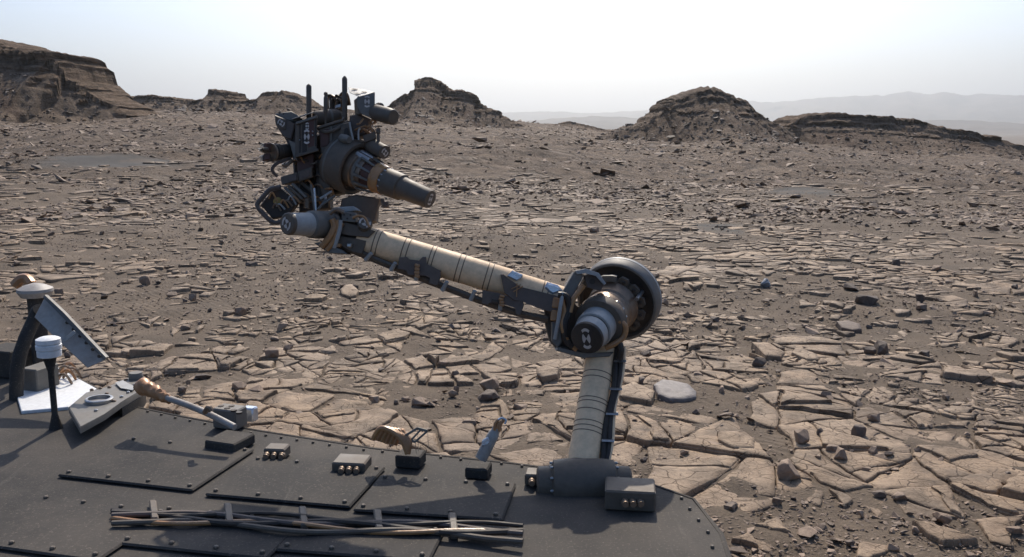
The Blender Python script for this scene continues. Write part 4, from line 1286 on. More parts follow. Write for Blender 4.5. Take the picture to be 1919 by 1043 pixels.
# ------------------------------------------------------------------ rover deck under the mast
DECK_Z = 1.10
def make_deck_mat():
    m, nt, bs = new_mat('deck_paint')
    p = world_pos(nt)
    film = ramp(nt, tex_noise(nt, p, 2.2, 10, 0.72), [(0.38, (0.05, 0.05, 0.05)), (0.66, (0.42, 0.42, 0.42))])
    specks = ramp(nt, tex_noise(nt, p, 150, 3, 0.8), [(0.58, (0, 0, 0)), (0.68, (0.6, 0.6, 0.6))])
    streak = nt.nodes.new('ShaderNodeMapping'); streak.inputs['Scale'].default_value = (40, 3, 3); streak.inputs['Rotation'].default_value = (0, 0, 0.6)
    nt.links.new(p, streak.inputs['Vector'])
    scr = ramp(nt, tex_noise(nt, streak.outputs[0], 1.0, 6, 0.7), [(0.6, (0, 0, 0)), (0.72, (0.25, 0.25, 0.25))])
    c = mixc(nt, film, (0.030, 0.029, 0.028), (0.145, 0.122, 0.098))
    c = mixc(nt, specks, c, (0.2, 0.165, 0.13))
    c = mixc(nt, scr, c, (0.17, 0.15, 0.125))
    nt.links.new(c, bs.inputs['Base Color'])
    bs.inputs['Roughness'].default_value = 0.75
    bs.inputs['Specular IOR Level'].default_value = 0.15
    bump(nt, bs, tex_noise(nt, p, 35, 6, 0.7), 0.25, 0.004)
    return m
MT['deck'] = make_deck_mat()
MT['panel'] = paint('dusty_panel', (0.36, 0.33, 0.295), 0.55, dust=0.4)
ROVER = empty('rover', (on_plane(400, 1000, 0.0).x * 0.6, on_plane(400, 1000, 0.0).y * 0.5, 0))
tag(ROVER, 'rover body with slate deck, white panel and wheels at the lower left', 'rover')
edge_px = [(-340, 600), (60, 664), (97, 683), (181, 727), (225, 756), (330, 778), (480, 806), (700, 840), (960, 868), (1200, 900), (1300, 935), (1352, 1000), (1372, 1060)]
edge = [on_plane(x, y, DECK_Z) for x, y in edge_px]
edge += [Vector((0.55, 0.9, DECK_Z)), Vector((0.5, -1.2, DECK_Z)), Vector((-2.6, -1.2, DECK_Z)), Vector((edge[0].x, edge[0].y - 1.5, DECK_Z))]
b = Build(); b.slab(edge, Vector((0, 0, -0.04)), 0.004); deck = part('deck', b, 'deck', ROVER)
b = Build()
cen = sum(edge, Vector()) / len(edge)
inn = [cen + (p - cen) * 0.94 for p in edge]
b.slab([Vector((p.x, p.y, DECK_Z - 0.041)) for p in inn], Vector((0, 0, -0.42)), 0.01); body = part('chassis', b, 'panel', ROVER)

def dbox(name, px, py, w, d, h, mat, parent, yaw=0.0, z=DECK_Z):
    p = on_plane(px, py, z)
    u = Vector((math.cos(yaw), math.sin(yaw), 0)); v = Vector((-math.sin(yaw), math.cos(yaw), 0))
    b = Build(); b.box(p - u * w / 2 - v * d / 2 + Vector((0, 0, 0.002)), u * w, v * d, Vector((0, 0, h)), 0.004)
    return part(name, b, mat, parent)

# deck plates with seams, bolts along them
for (px, py, w, d, yaw) in ((300, 870, .40, .30, -.25), (560, 905, .38, .26, -.2), (820, 935, .36, .22, -.15), (130, 990, .36, .26, -.25), (400, 1000, .36, .2, -.2), (680, 1015, .34, .16, -.15)):
    pl = dbox('deck_plate', px, py, w, d, .008, 'deck', deck, yaw)
    p = on_plane(px, py, DECK_Z); u = Vector((math.cos(yaw), math.sin(yaw), 0)); v = Vector((-math.sin(yaw), math.cos(yaw), 0))
    for sx in (-1, -.33, .33, 1):
        for sy in (-1, 1):
            b = Build(); b.bolt(p + u * sx * (w / 2 - .02) + v * sy * (d / 2 - .02) + Vector((0, 0, .011)), Vector((0, 0, 1)), .006, .005); part('bolt', b, 'dark', deck)
# white panel
wp = [on_plane(x, y, DECK_Z + .01) for x, y in ((70, 668), (97, 682), (181, 727), (158, 742), (128, 762), (40, 770), (20, 700))]
b = Build(); b.slab(wp, Vector((0, 0, -.012)), .002); wpan = part('white_panel', b, 'white', ROVER)
for k, (x, y) in enumerate(((104, 704), (112, 698), (118, 708), (108, 712), (100, 720))):
    p = on_plane(x, y, DECK_Z + .012)
    b = Build(); b.tube([p, p + Vector((.02, .01, .03)), p + Vector((.05, -.005, .035)), p + Vector((.06, .01, 0))], .005, 6, 4); part('wire_loop', b, 'copper' if k % 2 else 'bronze', wpan)
# white cylinder and its post
pc = P(93, 668, 2.66)
b = Build(); b.lathe(pc, pc + Vector((0, 0, .06)), [(0, .026), (.05, .034), (.32, .034), (.36, .03), (.42, .036), (.62, .036), (.66, .031), (.72, .035), (.92, .034), (1, .024)], 36); wc = part('white_canister', b, 'white', ROVER)
b = Build(); b.lathe(Vector((pc.x, pc.y, DECK_Z)), pc, [(0, .02), (.2, .009), (.8, .009), (1, .02)], 20); part('canister_post', b, 'deck', wc)
dbox('equipment_box', 78, 730, .07, .10, .085, 'slate', ROVER, -.3)
dbox('equipment_box', 20, 700, .14, .12, .10, 'deck', ROVER, -.3)
# hanging dusty panel and its post
hp = [(84, 556, 3.02), (119, 589, 3.00), (197, 670, 2.86), (193, 676, 2.85), (163, 689, 2.84), (104, 633, 2.96), (64, 594, 3.02)]
b = Build(); b.plate(hp, 3.0, .012, .002); hpan = part('hanging_panel', b, 'panel', ROVER)
b = Build(); b.plate([(84, 552, 3.0), (119, 585, 2.98), (199, 669, 2.84), (195, 675, 2.84), (114, 590, 2.98), (80, 557, 3.0)], 3.0, .02, .001); part('panel_flange', b, 'slate', hpan)
b = Build(); b.box(P(116, 636, 2.90), vec(22, -20, .01), vec(6, 6, 0), FWD * .004, .001); part('panel_highlight', b, 'grey', hpan)  # light grey strip standing in for a highlight band across the panel
for k in range(6):
    t = k / 5
    b = Build(); b.bolt(P(126 + 60 * t, 604 + 63 * t, 2.965 - .12 * t), -FWD, .006, .004); part('rivet', b, 'black', hpan)
pb = P(74, 580, 3.04)
b = Build(); b.tube([Vector((pb.x - .05, pb.y - .12, DECK_Z - .2)), Vector((pb.x - .05, pb.y - .08, DECK_Z + .1)), pb + Vector((-.02, 0, -.03)), pb], .022, 12, 4); part('panel_post', b, 'deck', hpan)
# antenna dome behind the panel
ad = P(66, 545, 3.25)
b = Build(); b.lathe(ad + Vector((0, 0, -.02)), ad + Vector((0, 0, .03)), [(0, .05), (.4, .062), (.6, .060), (.85, .035), (1, .008)], 36); dome = part('antenna_dome', b, 'panel', ROVER)
b = Build(); b.lathe(Vector((ad.x, ad.y, DECK_Z - .2)), ad + Vector((0, 0, -.02)), [(0, .03), (1, .03)], 16); part('antenna_post', b, 'deck', dome)
b = Build(); b.tube([P(28, 535, 3.3), P(38, 524, 3.3), P(50, 522, 3.3), P(60, 534, 3.28)], .02, 8, 4); part('film_bundle', b, 'copper', dome)
# slate bracket with bolts, knob and ring
zb = DECK_Z + .05
bp = [on_plane(x, y, zb) for x, y in ((128, 762), (160, 735), (205, 724), (236, 708), (252, 702), (268, 706), (272, 716), (262, 732), (228, 752), (196, 775), (150, 800))]
b = Build(); b.slab(bp, Vector((0, 0, -.02)), .003); brk = part('bolted_bracket', b, 'slate', ROVER)
b = Build(); b.slab([p + Vector((0, 0, -.021)) for p in bp[2:9]], Vector((0, 0, -.05)), .003); part('bracket_web', b, 'deck', brk)
for x, y in ((172, 731), (188, 728), (205, 726), (222, 718), (236, 712), (236, 724), (252, 722), (240, 736), (228, 744), (214, 752), (170, 748), (200, 738), (180, 770)):
    b = Build(); b.bolt(on_plane(x, y, zb), Vector((0, 0, 1)), .0062, .006); part('bolt', b, 'bronze' if x % 3 else 'metal', brk)
p = on_plane(255, 709, zb)
b = Build(); b.lathe(p, p + Vector((0, 0, .022)), [(0, .024), (.6, .024), (.65, .0235), (1, .021)], 30); part('knob', b, 'slate', brk)
p = on_plane(186, 752, zb)
b = Build(); b.lathe(p + Vector((0, 0, -.001)), p + Vector((0, 0, .012)), [(0, .042), (.8, .042), (1, .039), (1, .033), (.2, .032), (.2, .02)], 40); part('bearing_ring', b, 'metal', brk)
b = Build(); b.slab([on_plane(x, y, zb + .004) for x, y in ((216, 718), (230, 714), (254, 726), (248, 732), (226, 728))], Vector((0, 0, .003)), .001); part('bright_plate', b, 'grey', brk)
# copper sleeve and rod
b = Build(); s0, s1, s2, s3 = P(262, 722, 2.66), P(282, 730, 2.63), P(308, 744, 2.60), P(318, 749, 2.59)
b.tube([s0, s1, s2, s3], [.020, .025, .022, .019, .018, .014, .0135, .012, .011], 20, 8)
for q in b.bm.verts: q.co += Vector((mnoise.noise(q.co * 70), mnoise.noise(q.co * 70 + Vector((5, 0, 0))), mnoise.noise(q.co * 70 + Vector((0, 7, 0))))) * .006
slv = part('copper_sleeve', b, 'copper', ROVER)
b = Build(); b.tube([P(312, 745, 2.595), P(350, 758, 2.56), P(395, 777, 2.52), P(440, 800, 2.48)], .0095, 12, 4); part('guide_rod', b, 'panel', slv)
# box with round holes
hb = dbox('holed_box', 432, 800, .085, .06, .062, 'slate', ROVER, -.35)
dbox('box_pedestal', 432, 838, .1, .1, .03, 'deck', ROVER, -.35)
for k, (x, y) in enumerate(((414, 760), (426, 764), (438, 768), (434, 760), (448, 772))):
    p = on_plane(x, y, DECK_Z + .065)
    b = Build(); b.lathe(p + Vector((0, 0, -.004)), p + Vector((0, 0, .001)), [(0, .009), (1, .009)], 16); part('hole', b, 'black', hb)
p = on_plane(452, 790, DECK_Z)
b = Build(); b.box(p, Vector((.04, -.01, 0)), Vector((.01, .03, 0)), Vector((0, 0, .045)), .004); part('silver_block', b, 'foil', ROVER)
b = Build(); b.tube([P(384, 772, 2.5), P(391, 763, 2.48), P(396, 770, 2.48)], .008, 8, 4); part('film_bundle', b, 'bronze', ROVER)
# amber bundle, frame, clamp further right
for k in range(6):
    a = Vector(P(700 + k * 8, 822 + k * 2, 2.36)); 
    b = Build(); b.tube([a, P(712 + k * 8, 803 + (k * 7 % 6), 2.35), P(728 + k * 6, 805 + k * 2, 2.34), P(752 + k * 3, 822 + k, 2.33), P(764, 850, 2.33)], .0075, 8, 4); part('film_bundle', b, 'copper' if k % 2 else 'amber', ROVER)
fr = [(757, 818), (781, 802), (801, 807), (804, 822), (800, 840), (770, 838)]
b = Build()
def fpt(x, y): return P(x, y, 2.33)
for a, c in (((750, 822), (782, 803)), ((782, 803), (801, 808)), ((801, 808), (778, 828)), ((750, 822), (778, 828)), ((788, 806), (770, 825)), ((801, 808), (803, 840)), ((778, 828), (780, 850)), ((782, 803), (784, 846))):
    b.box(fpt(*a) - UP * .003, (fpt(*c) - fpt(*a)), UP * .007, FWD * .007, .0008)
part('open_frame', b, 'slate', ROVER)
dbox('frame_foot', 770, 872, .07, .06, .035, 'deck', ROVER, -.2)
cb, ct = P(908, 846, 2.30), P(932, 800, 2.30)
b = Build(); b.lathe(cb, ct, [(-.3, .016), (0, .0165), (.5, .015), (.55, .0155), (.75, .0145), (.8, .012), (1, .011)], 24); clp = part('clamp_post', b, 'panel', ROVER)
b = Build(); b.plate([(903, 826), (915, 818), (922, 832), (902, 836)], 2.285, .02, .002); part('clamp_foil', b, 'foil', clp)
for (x0, y0, x1, y1, x2, y2) in ((927, 806, 928, 794, 934, 786), (936, 808, 938, 796, 944, 786), (932, 803, 934, 795, 940, 790)):
    b = Build(); b.tube([P(x0, y0, 2.29), P(x1, y1, 2.29), P(x2, y2, 2.29)], .0042, 8, 4); part('clamp_finger', b, 'copper', clp)
b = Build(); b.tube([P(932, 788, 2.29), P(940, 783, 2.29), P(948, 787, 2.29), P(946, 794, 2.29)], .003, 8, 4); part('clamp_spring', b, 'foil', clp)
dbox('clamp_foot', 897, 892, .06, .06, .03, 'deck', ROVER, -.2)
# things on the hidden deck
for k in range(5):
    b = Build()
    pts = [on_plane(210 + q * 70, 955 + k * 5 + 6 * math.sin(q * 1.1 + k * 2.1) + q * 3, DECK_Z + .014 + .006 * abs(math.sin(q * .9 + k))) for q in range(12)]
    b.tube(pts, .0055 + .001 * (k % 3), 8, 4); part('cable_run', b, ('black', 'brown', 'black', 'amber', 'dark')[k], deck)
for q in range(1, 11, 2):
    a0 = on_plane(210 + q * 70, 950 + q * 3, DECK_Z); a1 = on_plane(214 + q * 70, 985 + q * 3, DECK_Z)
    b = Build(); b.box(a0, Vector((.018, 0, 0)), a1 - a0, Vector((0, 0, .024)), .003); part('cable_clamp', b, 'dark', deck)
ln = 0.0
for i in range(2, 12):
    a0, a1 = edge[i], edge[i + 1]
    n_ = max(2, int((a1 - a0).length / .055))
    for q in range(n_):
        p = a0 + (a1 - a0) * (q / n_); p = p + (cen - p).normalized() * .03
        b = Build(); b.bolt(p + Vector((0, 0, .002)), Vector((0, 0, 1)), .0045, .004); part('bolt', b, 'dark', deck)
for (px, py, w, d, h) in ((660, 880, .09, .07, .03), (1180, 945, .12, .09, .05), (520, 856, .06, .05, .03), (1010, 905, .07, .05, .03)):
    bx_ = dbox('connector_box', px, py, w, d, h, 'dark', ROVER, -.12)
    for q in range(3):
        p = on_plane(px - 14 + q * 14, py, DECK_Z) + Vector((0, -d / 2, h * .55))
        b = Build(); b.lathe(p, p + Vector((0, -.018, 0)), [(0, .009), (.6, .009), (.65, .0075), (1, .0075)], 14); part('socket', b, 'bronze', bx_)
# wheels and legs under the deck
for (wx, wy) in ((-2.5, 2.2), (-1.4, 1.55), (-2.45, 0.6), (.25, .9), (.2, -.6), (-2.45, -.8)):
    c = Vector((wx, wy, terr1(wx, wy) + .24))
    b = Build(); b.lathe(c - RIGHT * .19, c + RIGHT * .19, [(0, .15), (0, .235), (.04, .25), (.5, .255), (.96, .25), (1, .235), (1, .15), (.8, .06), (.2, .06)], 40); wh = part('wheel', b, 'dark', ROVER)
    b = Build()
    for k in range(24):
        a = k * 15
        rr = (FWD * 0 + Vector((0, math.cos(math.radians(a)), math.sin(math.radians(a)))))
        tt = Vector((0, -math.sin(math.radians(a)), math.cos(math.radians(a))))
        b.box(c + rr * .248 - RIGHT * .18 - tt * .004, RIGHT * .36, tt * .008, rr * .012, 0)
    part('tread', b, 'slate', wh)
    b = Build(); b.tube([c, c + Vector((0, 0, .3)), Vector((wx * .85, wy, DECK_Z - .25))], .03, 10, 4); part('leg', b, 'panel', wh)

b = Build(); sc_ = on_plane(1094, 905, DECK_Z + .01)
b.lathe(sc_ - RIGHT * .12, sc_ + RIGHT * .12, [(0, .035), (.02, .042), (.16, .044), (.18, .058), (.3, .062), (.7, .062), (.82, .058), (.84, .044), (.98, .042), (1, .035)], 40); sh_ = part('shoulder_actuator', b, 'dark', ROVER)
for sx in (-.082, .082):
    for k in range(10):
        a = k * math.pi / 5
        b = Build(); b.bolt(sc_ + RIGHT * sx + Vector((0, math.cos(a) * .05, math.sin(a) * .05)), RIGHT * (1 if sx > 0 else -1), .004, .005); part('bolt', b, 'metal', sh_)
b = Build(); b.tube([p + Vector((0, 0, -.004)) for p in edge[1:13]], .007, 8, 1); part('edge_trim', b, 'deck', deck)

# ------------------------------------------------------------------ loose rocks, one by one
def rock_mesh(seed, npts=20, flat=0.6, rough=0.06, sub=True):
    v, f = hull_mesh(npts, 1.0, seed, 0.3)
    bm = bmesh.new()
    bv = [bm.verts.new(p) for p in v]
    for t in f: bm.faces.new([bv[i] for i in t])
    bmesh.ops.recalc_face_normals(bm, faces=bm.faces)
    bmesh.ops.dissolve_limit(bm, angle_limit=math.radians(14), verts=bm.verts, edges=bm.edges)
    bmesh.ops.bevel(bm, geom=list(bm.edges), offset=0.05, segments=1, affect='EDGES', clamp_overlap=True)
    bmesh.ops.triangulate(bm, faces=bm.faces)
    if sub: bmesh.ops.subdivide_edges(bm, edges=[e for e in bm.edges if e.calc_length() > 0.35], cuts=1)
    bmesh.ops.triangulate(bm, faces=bm.faces)
    for q in bm.verts:
        n = mnoise.noise(q.co * 2.6 + Vector((seed, 0, 0))) + 0.5 * mnoise.noise(q.co * 6 + Vector((0, seed, 0)))
        q.co *= 1 + rough * n
    me = bpy.data.meshes.new('stone')
    zmin = min(q.co.z for q in bm.verts); zmax = max(q.co.z for q in bm.verts)
    for q in bm.verts: q.co.z = (q.co.z - zmin) / (zmax - zmin)
    bm.to_mesh(me); bm.free()
    return me

def add_var(me, val):
    a = me.attributes.new('var', 'FLOAT', 'POINT'); a.data.foreach_set('value', np.full(len(me.vertices), val, np.float32))

M_GLOSSY = make_stone_mat('polished_slab', (0.22, 0.195, 0.178), (0.17, 0.15, 0.135), spec=0.3, rough=0.62)
M_BLUE = make_stone_mat('blue_grey_stone', (0.20, 0.22, 0.23), (0.10, 0.115, 0.12), spec=1.0, rough=0.3)

def rock(px, py, wpx, hpx, label, seed, mat=None, var=0.5, deep=0.75, name='loose_rock', npts=18, yaw=None, tilt=(0, 0), sink=0.12, group=None):
    """px, py: foot centre in the photograph; wpx, hpx: seen width and rise"""
    g = ground_at(px, py)
    d = (g - EYE).dot(FWD)
    w = wpx * d / F; h = max(hpx * d / F, 0.01)
    me = rock_mesh(seed, npts)
    add_var(me, var)
    me.materials.append(mat or M_STONE)
    o = link(name, me)
    rnd = random.Random(seed)
    o.scale = (w / 2, w / 2 * deep, h * (1 + sink))
    o.rotation_euler = (tilt[0], tilt[1], rnd.uniform(0, 6.28) if yaw is None else yaw)
    o.location = g + Vector((0, w * deep * 0.3, -h * sink + 0.004))
    tag(o, label, 'rock', group)
    return o

def flat_slab(px, py, wpx, dpx, label, seed, thick=0.03, mat=None, lift=0.02, tilt=(0, 0), yaw=0.0, var=0.6, n=7, name='loose_slab'):
    g = ground_at(px, py); d = (g - EYE).dot(FWD)
    w = wpx * d / F / 2
    f0, f1 = ground_at(px, py - dpx / 2), ground_at(px, py + dpx / 2)
    dep = (f0 - f1).length / 2
    rnd = random.Random(seed)
    poly = []
    for i in range(n):
        a = 2 * math.pi * (i + rnd.uniform(-.3, .3)) / n
        k = rnd.uniform(.9, 1.06)
        poly.append((math.cos(a) * w * k, math.sin(a) * dep * k))
    ring = np.array(roughen(poly, 0.03, 0.003, rnd))
    m = len(ring)
    def row(sc, z, nz=0.0):
        p = ring * sc
        return np.column_stack([p, z + nz * fbm((p[:, 0] + seed) / .09, p[:, 1] / .09, 3, seed)])
    rows = [row(1.02, -thick - .03), row(1.0, -thick * .3), row(.985, 0), row(.7, 0.004, .006), row(.35, 0.006, .008)]
    v = np.concatenate(rows + [np.array([[0, 0, .007]])])
    idx = np.arange(m); nx = np.roll(idx, -1)
    q = np.concatenate([np.stack([k * m + idx, k * m + nx, (k + 1) * m + nx, (k + 1) * m + idx], -1) for k in range(4)])
    t = np.stack([4 * m + idx, 4 * m + nx, np.full(m, len(v) - 1)], -1)
    sm = np.concatenate([np.full(m, k >= 2) for k in range(4)] + [np.full(m, True)])
    me = mesh_np(name, v, [q, t], mat or M_SLAB, sm, {'var': np.full(len(v), var)})
    o = link(name, me)
    o.rotation_euler = (tilt[0], tilt[1], yaw)
    o.location = g + Vector((0, 0, lift))
    tag(o, label, 'rock slab')
    return o

flat_slab(1263, 738, 84, 38, 'smooth glossy slab with bluish sheen right of the upper arm', 3, .03, M_GLOSSY, .03, (.06, .03), 0, .7, 9)
flat_slab(1192, 748, 72, 34, 'pale cracked wedge slab between the upper arm and the glossy slab', 5, .04, None, .045, (.05, -.02), 0, .8, 5)
flat_slab(1436, 668, 60, 24, 'thick tan plate with a dark front edge, upper right of the glossy slab', 8, .05, None, .06, (.04, .05), 0, .55, 5)
flat_slab(1590, 620, 46, 14, 'dark flat slab tilted up on the right middle ground', 9, .05, M_DARKSTONE, .06, (.03, -.1), .2, .7, 6)
flat_slab(1508, 672, 46, 16, 'tan plate beside the thick dark edged plate', 12, .04, None, .045, (.02, .03), 0, .75, 6)
flat_slab(655, 553, 34, 22, 'pale cracked plate alone on the gravel below the forearm', 14, .05, None, .05, (.1, -.1), .3, .75, 7)
flat_slab(592, 562, 46, 12, 'long thin pale plate on gravel below the forearm', 15, .04, None, .04, (.05, 0), 0, .65, 7)
flat_slab(1025, 712, 46, 18, 'pale plate with dark shadowed underside left of the upper arm', 17, .05, None, .07, (.1, -.16), .2, .75, 6)
flat_slab(1380, 840, 78, 36, 'large pale plate at the edge of the rippled sand', 19, .05, None, .05, (.06, .04), .2, .75, 6)
ROCKS = [
    (915, 738, 54, 26, 'chunky pale rock resting on a dark one in a sandy hollow', 21, None, .75),
    (918, 752, 58, 14, 'dark block under the chunky pale rock in the sandy hollow', 22, M_DARKSTONE, .6),
    (1436, 541, 24, 15, 'shiny blue grey stone alone on the right middle ground', 23, M_BLUE, .7),
    (1655, 668, 44, 24, 'blocky dark boulder on the right middle ground', 24, M_DARKSTONE, .6),
    (1632, 668, 26, 14, 'smaller dark block just left of the blocky boulder', 25, M_DARKSTONE, .5),
    (1505, 838, 46, 26, 'wedge shaped tan rock standing in rippled sand', 26, None, .65),
    (1482, 905, 62, 32, 'jagged pale rock at the corner of the rippled sand', 27, None, .9),
    (1582, 868, 40, 22, 'rounded tan rock among plates in the rippled sand', 28, None, .7),
    (1638, 858, 26, 17, 'upright tan stone right of the rounded rock', 29, None, .6),
    (1540, 820, 22, 14, 'small dark stone right of the wedge shaped rock', 30, M_DARKSTONE, .7),
    (1615, 822, 40, 20, 'tilted thin dark rock leaning among rubble', 31, M_DARKSTONE, .8),
    (1640, 795, 34, 14, 'pale flat chunk above the leaning dark rock', 32, None, .8),
    (1560, 852, 36, 12, 'flat tan chunk between wedge rock and rounded rock', 33, None, .7),
    (1670, 865, 30, 14, 'tan stone right of the upright stone', 34, None, .55),
    (1735, 675, 34, 12, 'flat dark stone far right of the blocky boulder', 35, M_DARKSTONE, .6),
    (1775, 752, 22, 10, 'squat brown stone on the right cracked pavement', 36, None, .4),
    (1905, 545, 20, 10, 'dark stone at the right edge of the middle ground', 37, M_DARKSTONE, .5),
    (1630, 572, 58, 16, 'low dark knobby outcrop on the right middle ground', 38, M_DARKSTONE, .5),
    (1680, 500, 26, 12, 'pointed dark stone above the knobby outcrop', 39, M_DARKSTONE, .4),
    (1725, 568, 22, 14, 'upright dark chip right of the knobby outcrop', 40, M_DARKSTONE, .5),
    (1730, 582, 28, 10, 'pale slanted stone under the upright dark chip', 41, None, .6),
    (1430, 434, 14, 8, 'black stone on the small smooth sand patch', 42, M_DARKSTONE, .2),
    (1425, 690, 30, 16, 'dark block below the thick dark edged plate', 43, M_DARKSTONE, .5),
    (270, 534, 26, 16, 'blocky pale rock with dark left face on the left plain', 44, None, .7),
    (296, 534, 14, 6, 'dark flat stone right of the blocky pale rock', 45, M_DARKSTONE, .4),
    (360, 568, 20, 14, 'knobby rock on the left sand drift', 46, None, .5),
    (344, 568, 18, 8, 'brown lump left of the knobby rock', 47, M_DARKSTONE, .7),
    (450, 594, 26, 16, 'rough dark and light rock at the right of the left sand drift', 48, None, .45),
    (392, 586, 10, 6, 'small dark stone between the two knobby rocks', 49, M_DARKSTONE, .5),
    (345, 620, 22, 9, 'grey lens shaped rock below the left sand drift', 50, None, .6),
    (320, 558, 28, 8, 'long low ledge stone above the left sand drift', 51, None, .5),
    (508, 676, 28, 20, 'split upright rock left of the forearm elbow foreground', 52, None, .7),
    (540, 662, 26, 12, 'flat tan chunk right of the split rock', 53, None, .7),
    (125, 672, 16, 10, 'dark stone beside the hanging grey panel', 54, M_DARKSTONE, .6),
    (853, 708, 18, 10, 'dark rounded stone above the sandy hollow', 55, M_DARKSTONE, .8),
    (855, 738, 12, 12, 'upright wedge stone in the sandy hollow', 56, None, .6),
    (830, 690, 24, 10, 'tan stone left above the sandy hollow', 57, None, .7),
    (760, 755, 22, 8, 'grey curved stone in a short row of rubble', 58, None, .6),
    (742, 762, 14, 10, 'dark chip left of the grey curved stone', 59, M_DARKSTONE, .6),
    (700, 758, 30, 12, 'pale broken chunk left of the row of rubble', 60, None, .8),
    (848, 746, 20, 12, 'tan block at the left rim of the sandy hollow', 61, None, .7),
    (445, 735, 34, 14, 'tan broken block above the holed box', 62, None, .75),
    (478, 742, 36, 14, 'pale rough block right of the tan broken block', 63, None, .8),
    (352, 722, 12, 8, 'small grey stone beside the guide rod', 64, None, .6),
    (340, 742, 22, 12, 'dark pitted rock just above the guide rod', 65, M_DARKSTONE, .9),
    (378, 712, 34, 8, 'row of dark clods on the sand left of centre', 66, M_DARKSTONE, .4),
    (1213, 672, 22, 12, 'small triangular dark stone right of the elbow drum', 67, M_DARKSTONE, .5),
    (1202, 722, 22, 12, 'dark plate chip standing on edge right of the upper arm', 68, M_DARKSTONE, .8),
    (1690, 945, 40, 14, 'tan wedge on the slabs at lower right', 69, None, .6),
    (1650, 935, 30, 12, 'brown clod pile on the lower right slabs', 70, M_DARKSTONE, .8),
    (1770, 985, 44, 16, 'layered pale chunk at the lower right', 71, None, .8),
    (1905, 1010, 40, 14, 'layered tan chunk in the lower right corner', 72, None, .7),
    (157, 152, 10, 10, 'small pointed rock on the slope below the left cliff', 73, M_DARKSTONE, .7),
]
for (px, py, w, h, lab, seed, mat, var) in ROCKS:
    if py < 200: continue
    rock(px, py, w * 1.1, h * 1.1, lab, seed, mat, var)

# stones nothing tells apart: shared label, one group each
BASE = [rock_mesh(200 + i, 14) for i in range(8)]
for i, me in enumerate(BASE): add_var(me, 0.35 + 0.09 * i); me.materials.append(M_STONE)
DBASE = [me.copy() for me in BASE]
for i, me in enumerate(DBASE): me.materials.clear(); me.materials.append(M_DARKSTONE)
STOP = {'on', 'in', 'at', 'among', 'just', 'right', 'left', 'resting', 'under', 'alone', 'standing', 'leaning', 'beside', 'above', 'between', 'far', 'below', 'with', 'of', 'smaller', 'lying'}
MARKS = []
for q in ROCKS:
    ws = []
    for w_ in q[4].split():
        if w_ in STOP: break
        ws.append(w_)
    MARKS.append((q[0], q[1], ' '.join(ws)))
names_ = [m[2] for m in MARKS]
MARKS = [m for m in MARKS if names_.count(m[2]) == 1 and len(m[2].split()) >= 3 and m[1] > 300]
MARKS += [(1263, 738, 'smooth glossy slab with bluish sheen'), (1098, 634, 'motor cap of the arm elbow'), (655, 553, 'pale cracked plate below the forearm')]
USED_LABELS = set()
def stone_label(px, py, dark):
    for m in sorted(MARKS, key=lambda m: math.hypot(m[0] - px, (m[1] - py) * 1.6))[:5]:
        dx, dy = px - m[0], py - m[1]
        if math.hypot(dx, dy) > 330: break
        side = ('right of' if dx > 0 else 'left of') if abs(dx) > 1.4 * abs(dy) else ('in front of' if dy > 0 else 'behind')
        lab = 'small %s loose stone %s the %s' % ('dark' if dark else 'tan', side, m[2])
        if lab not in USED_LABELS and len(lab.split()) <= 16:
            USED_LABELS.add(lab); return lab
    return None
rnd = random.Random(31)
taken = [(p[0], p[1]) for p in ROCKS]
count = 0
tries = 0
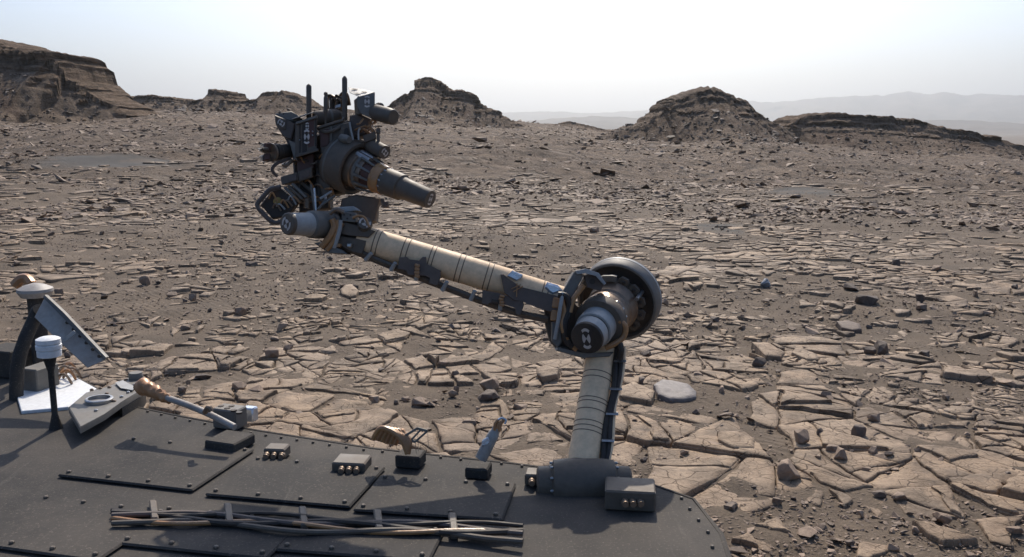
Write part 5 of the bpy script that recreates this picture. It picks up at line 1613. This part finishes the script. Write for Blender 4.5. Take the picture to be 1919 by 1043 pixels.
while count < 140 and tries < 6000:
    tries += 1
    px, py = rnd.uniform(10, 1910), rnd.uniform(430, 1035)
    g = ground_at(px, py)
    cl_ = float(fbm(np.array([g.x / 1.4]), np.array([g.y / 1.4]), 3, 97)[0])
    if cl_ < rnd.uniform(-0.3, 0.5): continue
    if g.y < 3.2 or (px < 1150 and py > 760 + (px - 400) * .12): continue
    if any(abs(px - q[0]) < 26 and abs(py - q[1]) < 14 for q in taken): continue
    taken.append((px, py))
    dark = rnd.random() < 0.35
    o = bpy.data.objects.new('loose_stone', rnd.choice(DBASE if dark else BASE))
    C.objects.link(o)
    s = math.exp(rnd.gauss(math.log(0.034), 0.4)) * (0.8 + 0.05 * g.y)
    o.scale = (s * rnd.uniform(.7, 1.3), s * rnd.uniform(.6, 1), s * rnd.uniform(.5, 1.1))
    o.rotation_euler = (rnd.gauss(0, .12), rnd.gauss(0, .12), rnd.uniform(0, 6.28))
    o.location = g - Vector((0, 0, s * .12))
    own = stone_label(px, py, dark)
    if own: tag(o, own, 'stone', 'dark loose stones on the ground' if dark else 'tan loose stones on the ground')
    elif dark: tag(o, 'small dark loose stone lying on sand among the cracked slabs', 'stone', 'dark loose stones on the ground')
    else: tag(o, 'small tan loose stone lying on sand among the cracked slabs', 'stone', 'tan loose stones on the ground')
    count += 1

# ------------------------------------------------------------------ haze
def build_haze():
    x0, x1, y0, y1, z0, z1 = -15000.0, 15000.0, -15000.0, 15000.0, -75.0, 420.0
    v = [(x0, y0, z0), (x1, y0, z0), (x1, y1, z0), (x0, y1, z0), (x0, y0, z1), (x1, y0, z1), (x1, y1, z1), (x0, y1, z1)]
    f = [(0, 3, 2, 1), (4, 5, 6, 7), (0, 1, 5, 4), (1, 2, 6, 5), (2, 3, 7, 6), (3, 0, 4, 7)]
    m = bpy.data.materials.new('haze'); m.use_nodes = True
    nt = m.node_tree; nt.nodes.clear()
    out = nt.nodes.new('ShaderNodeOutputMaterial')
    pv = nt.nodes.new('ShaderNodeVolumePrincipled')
    pv.inputs['Color'].default_value = (0.96, 0.98, 0.97, 1)
    pv.inputs['Density'].default_value = HAZE_DENSITY
    pv.inputs['Anisotropy'].default_value = 0.72
    nt.links.new(pv.outputs[0], out.inputs['Volume'])
    me = bpy.data.meshes.new('haze'); me.from_pydata(v, [], f); me.materials.append(m)
    o = link('haze', me)
    tag(o, 'thin pale dust haze filling the air', kind='stuff')
HAZE_DENSITY = 2.2e-4
build_haze()
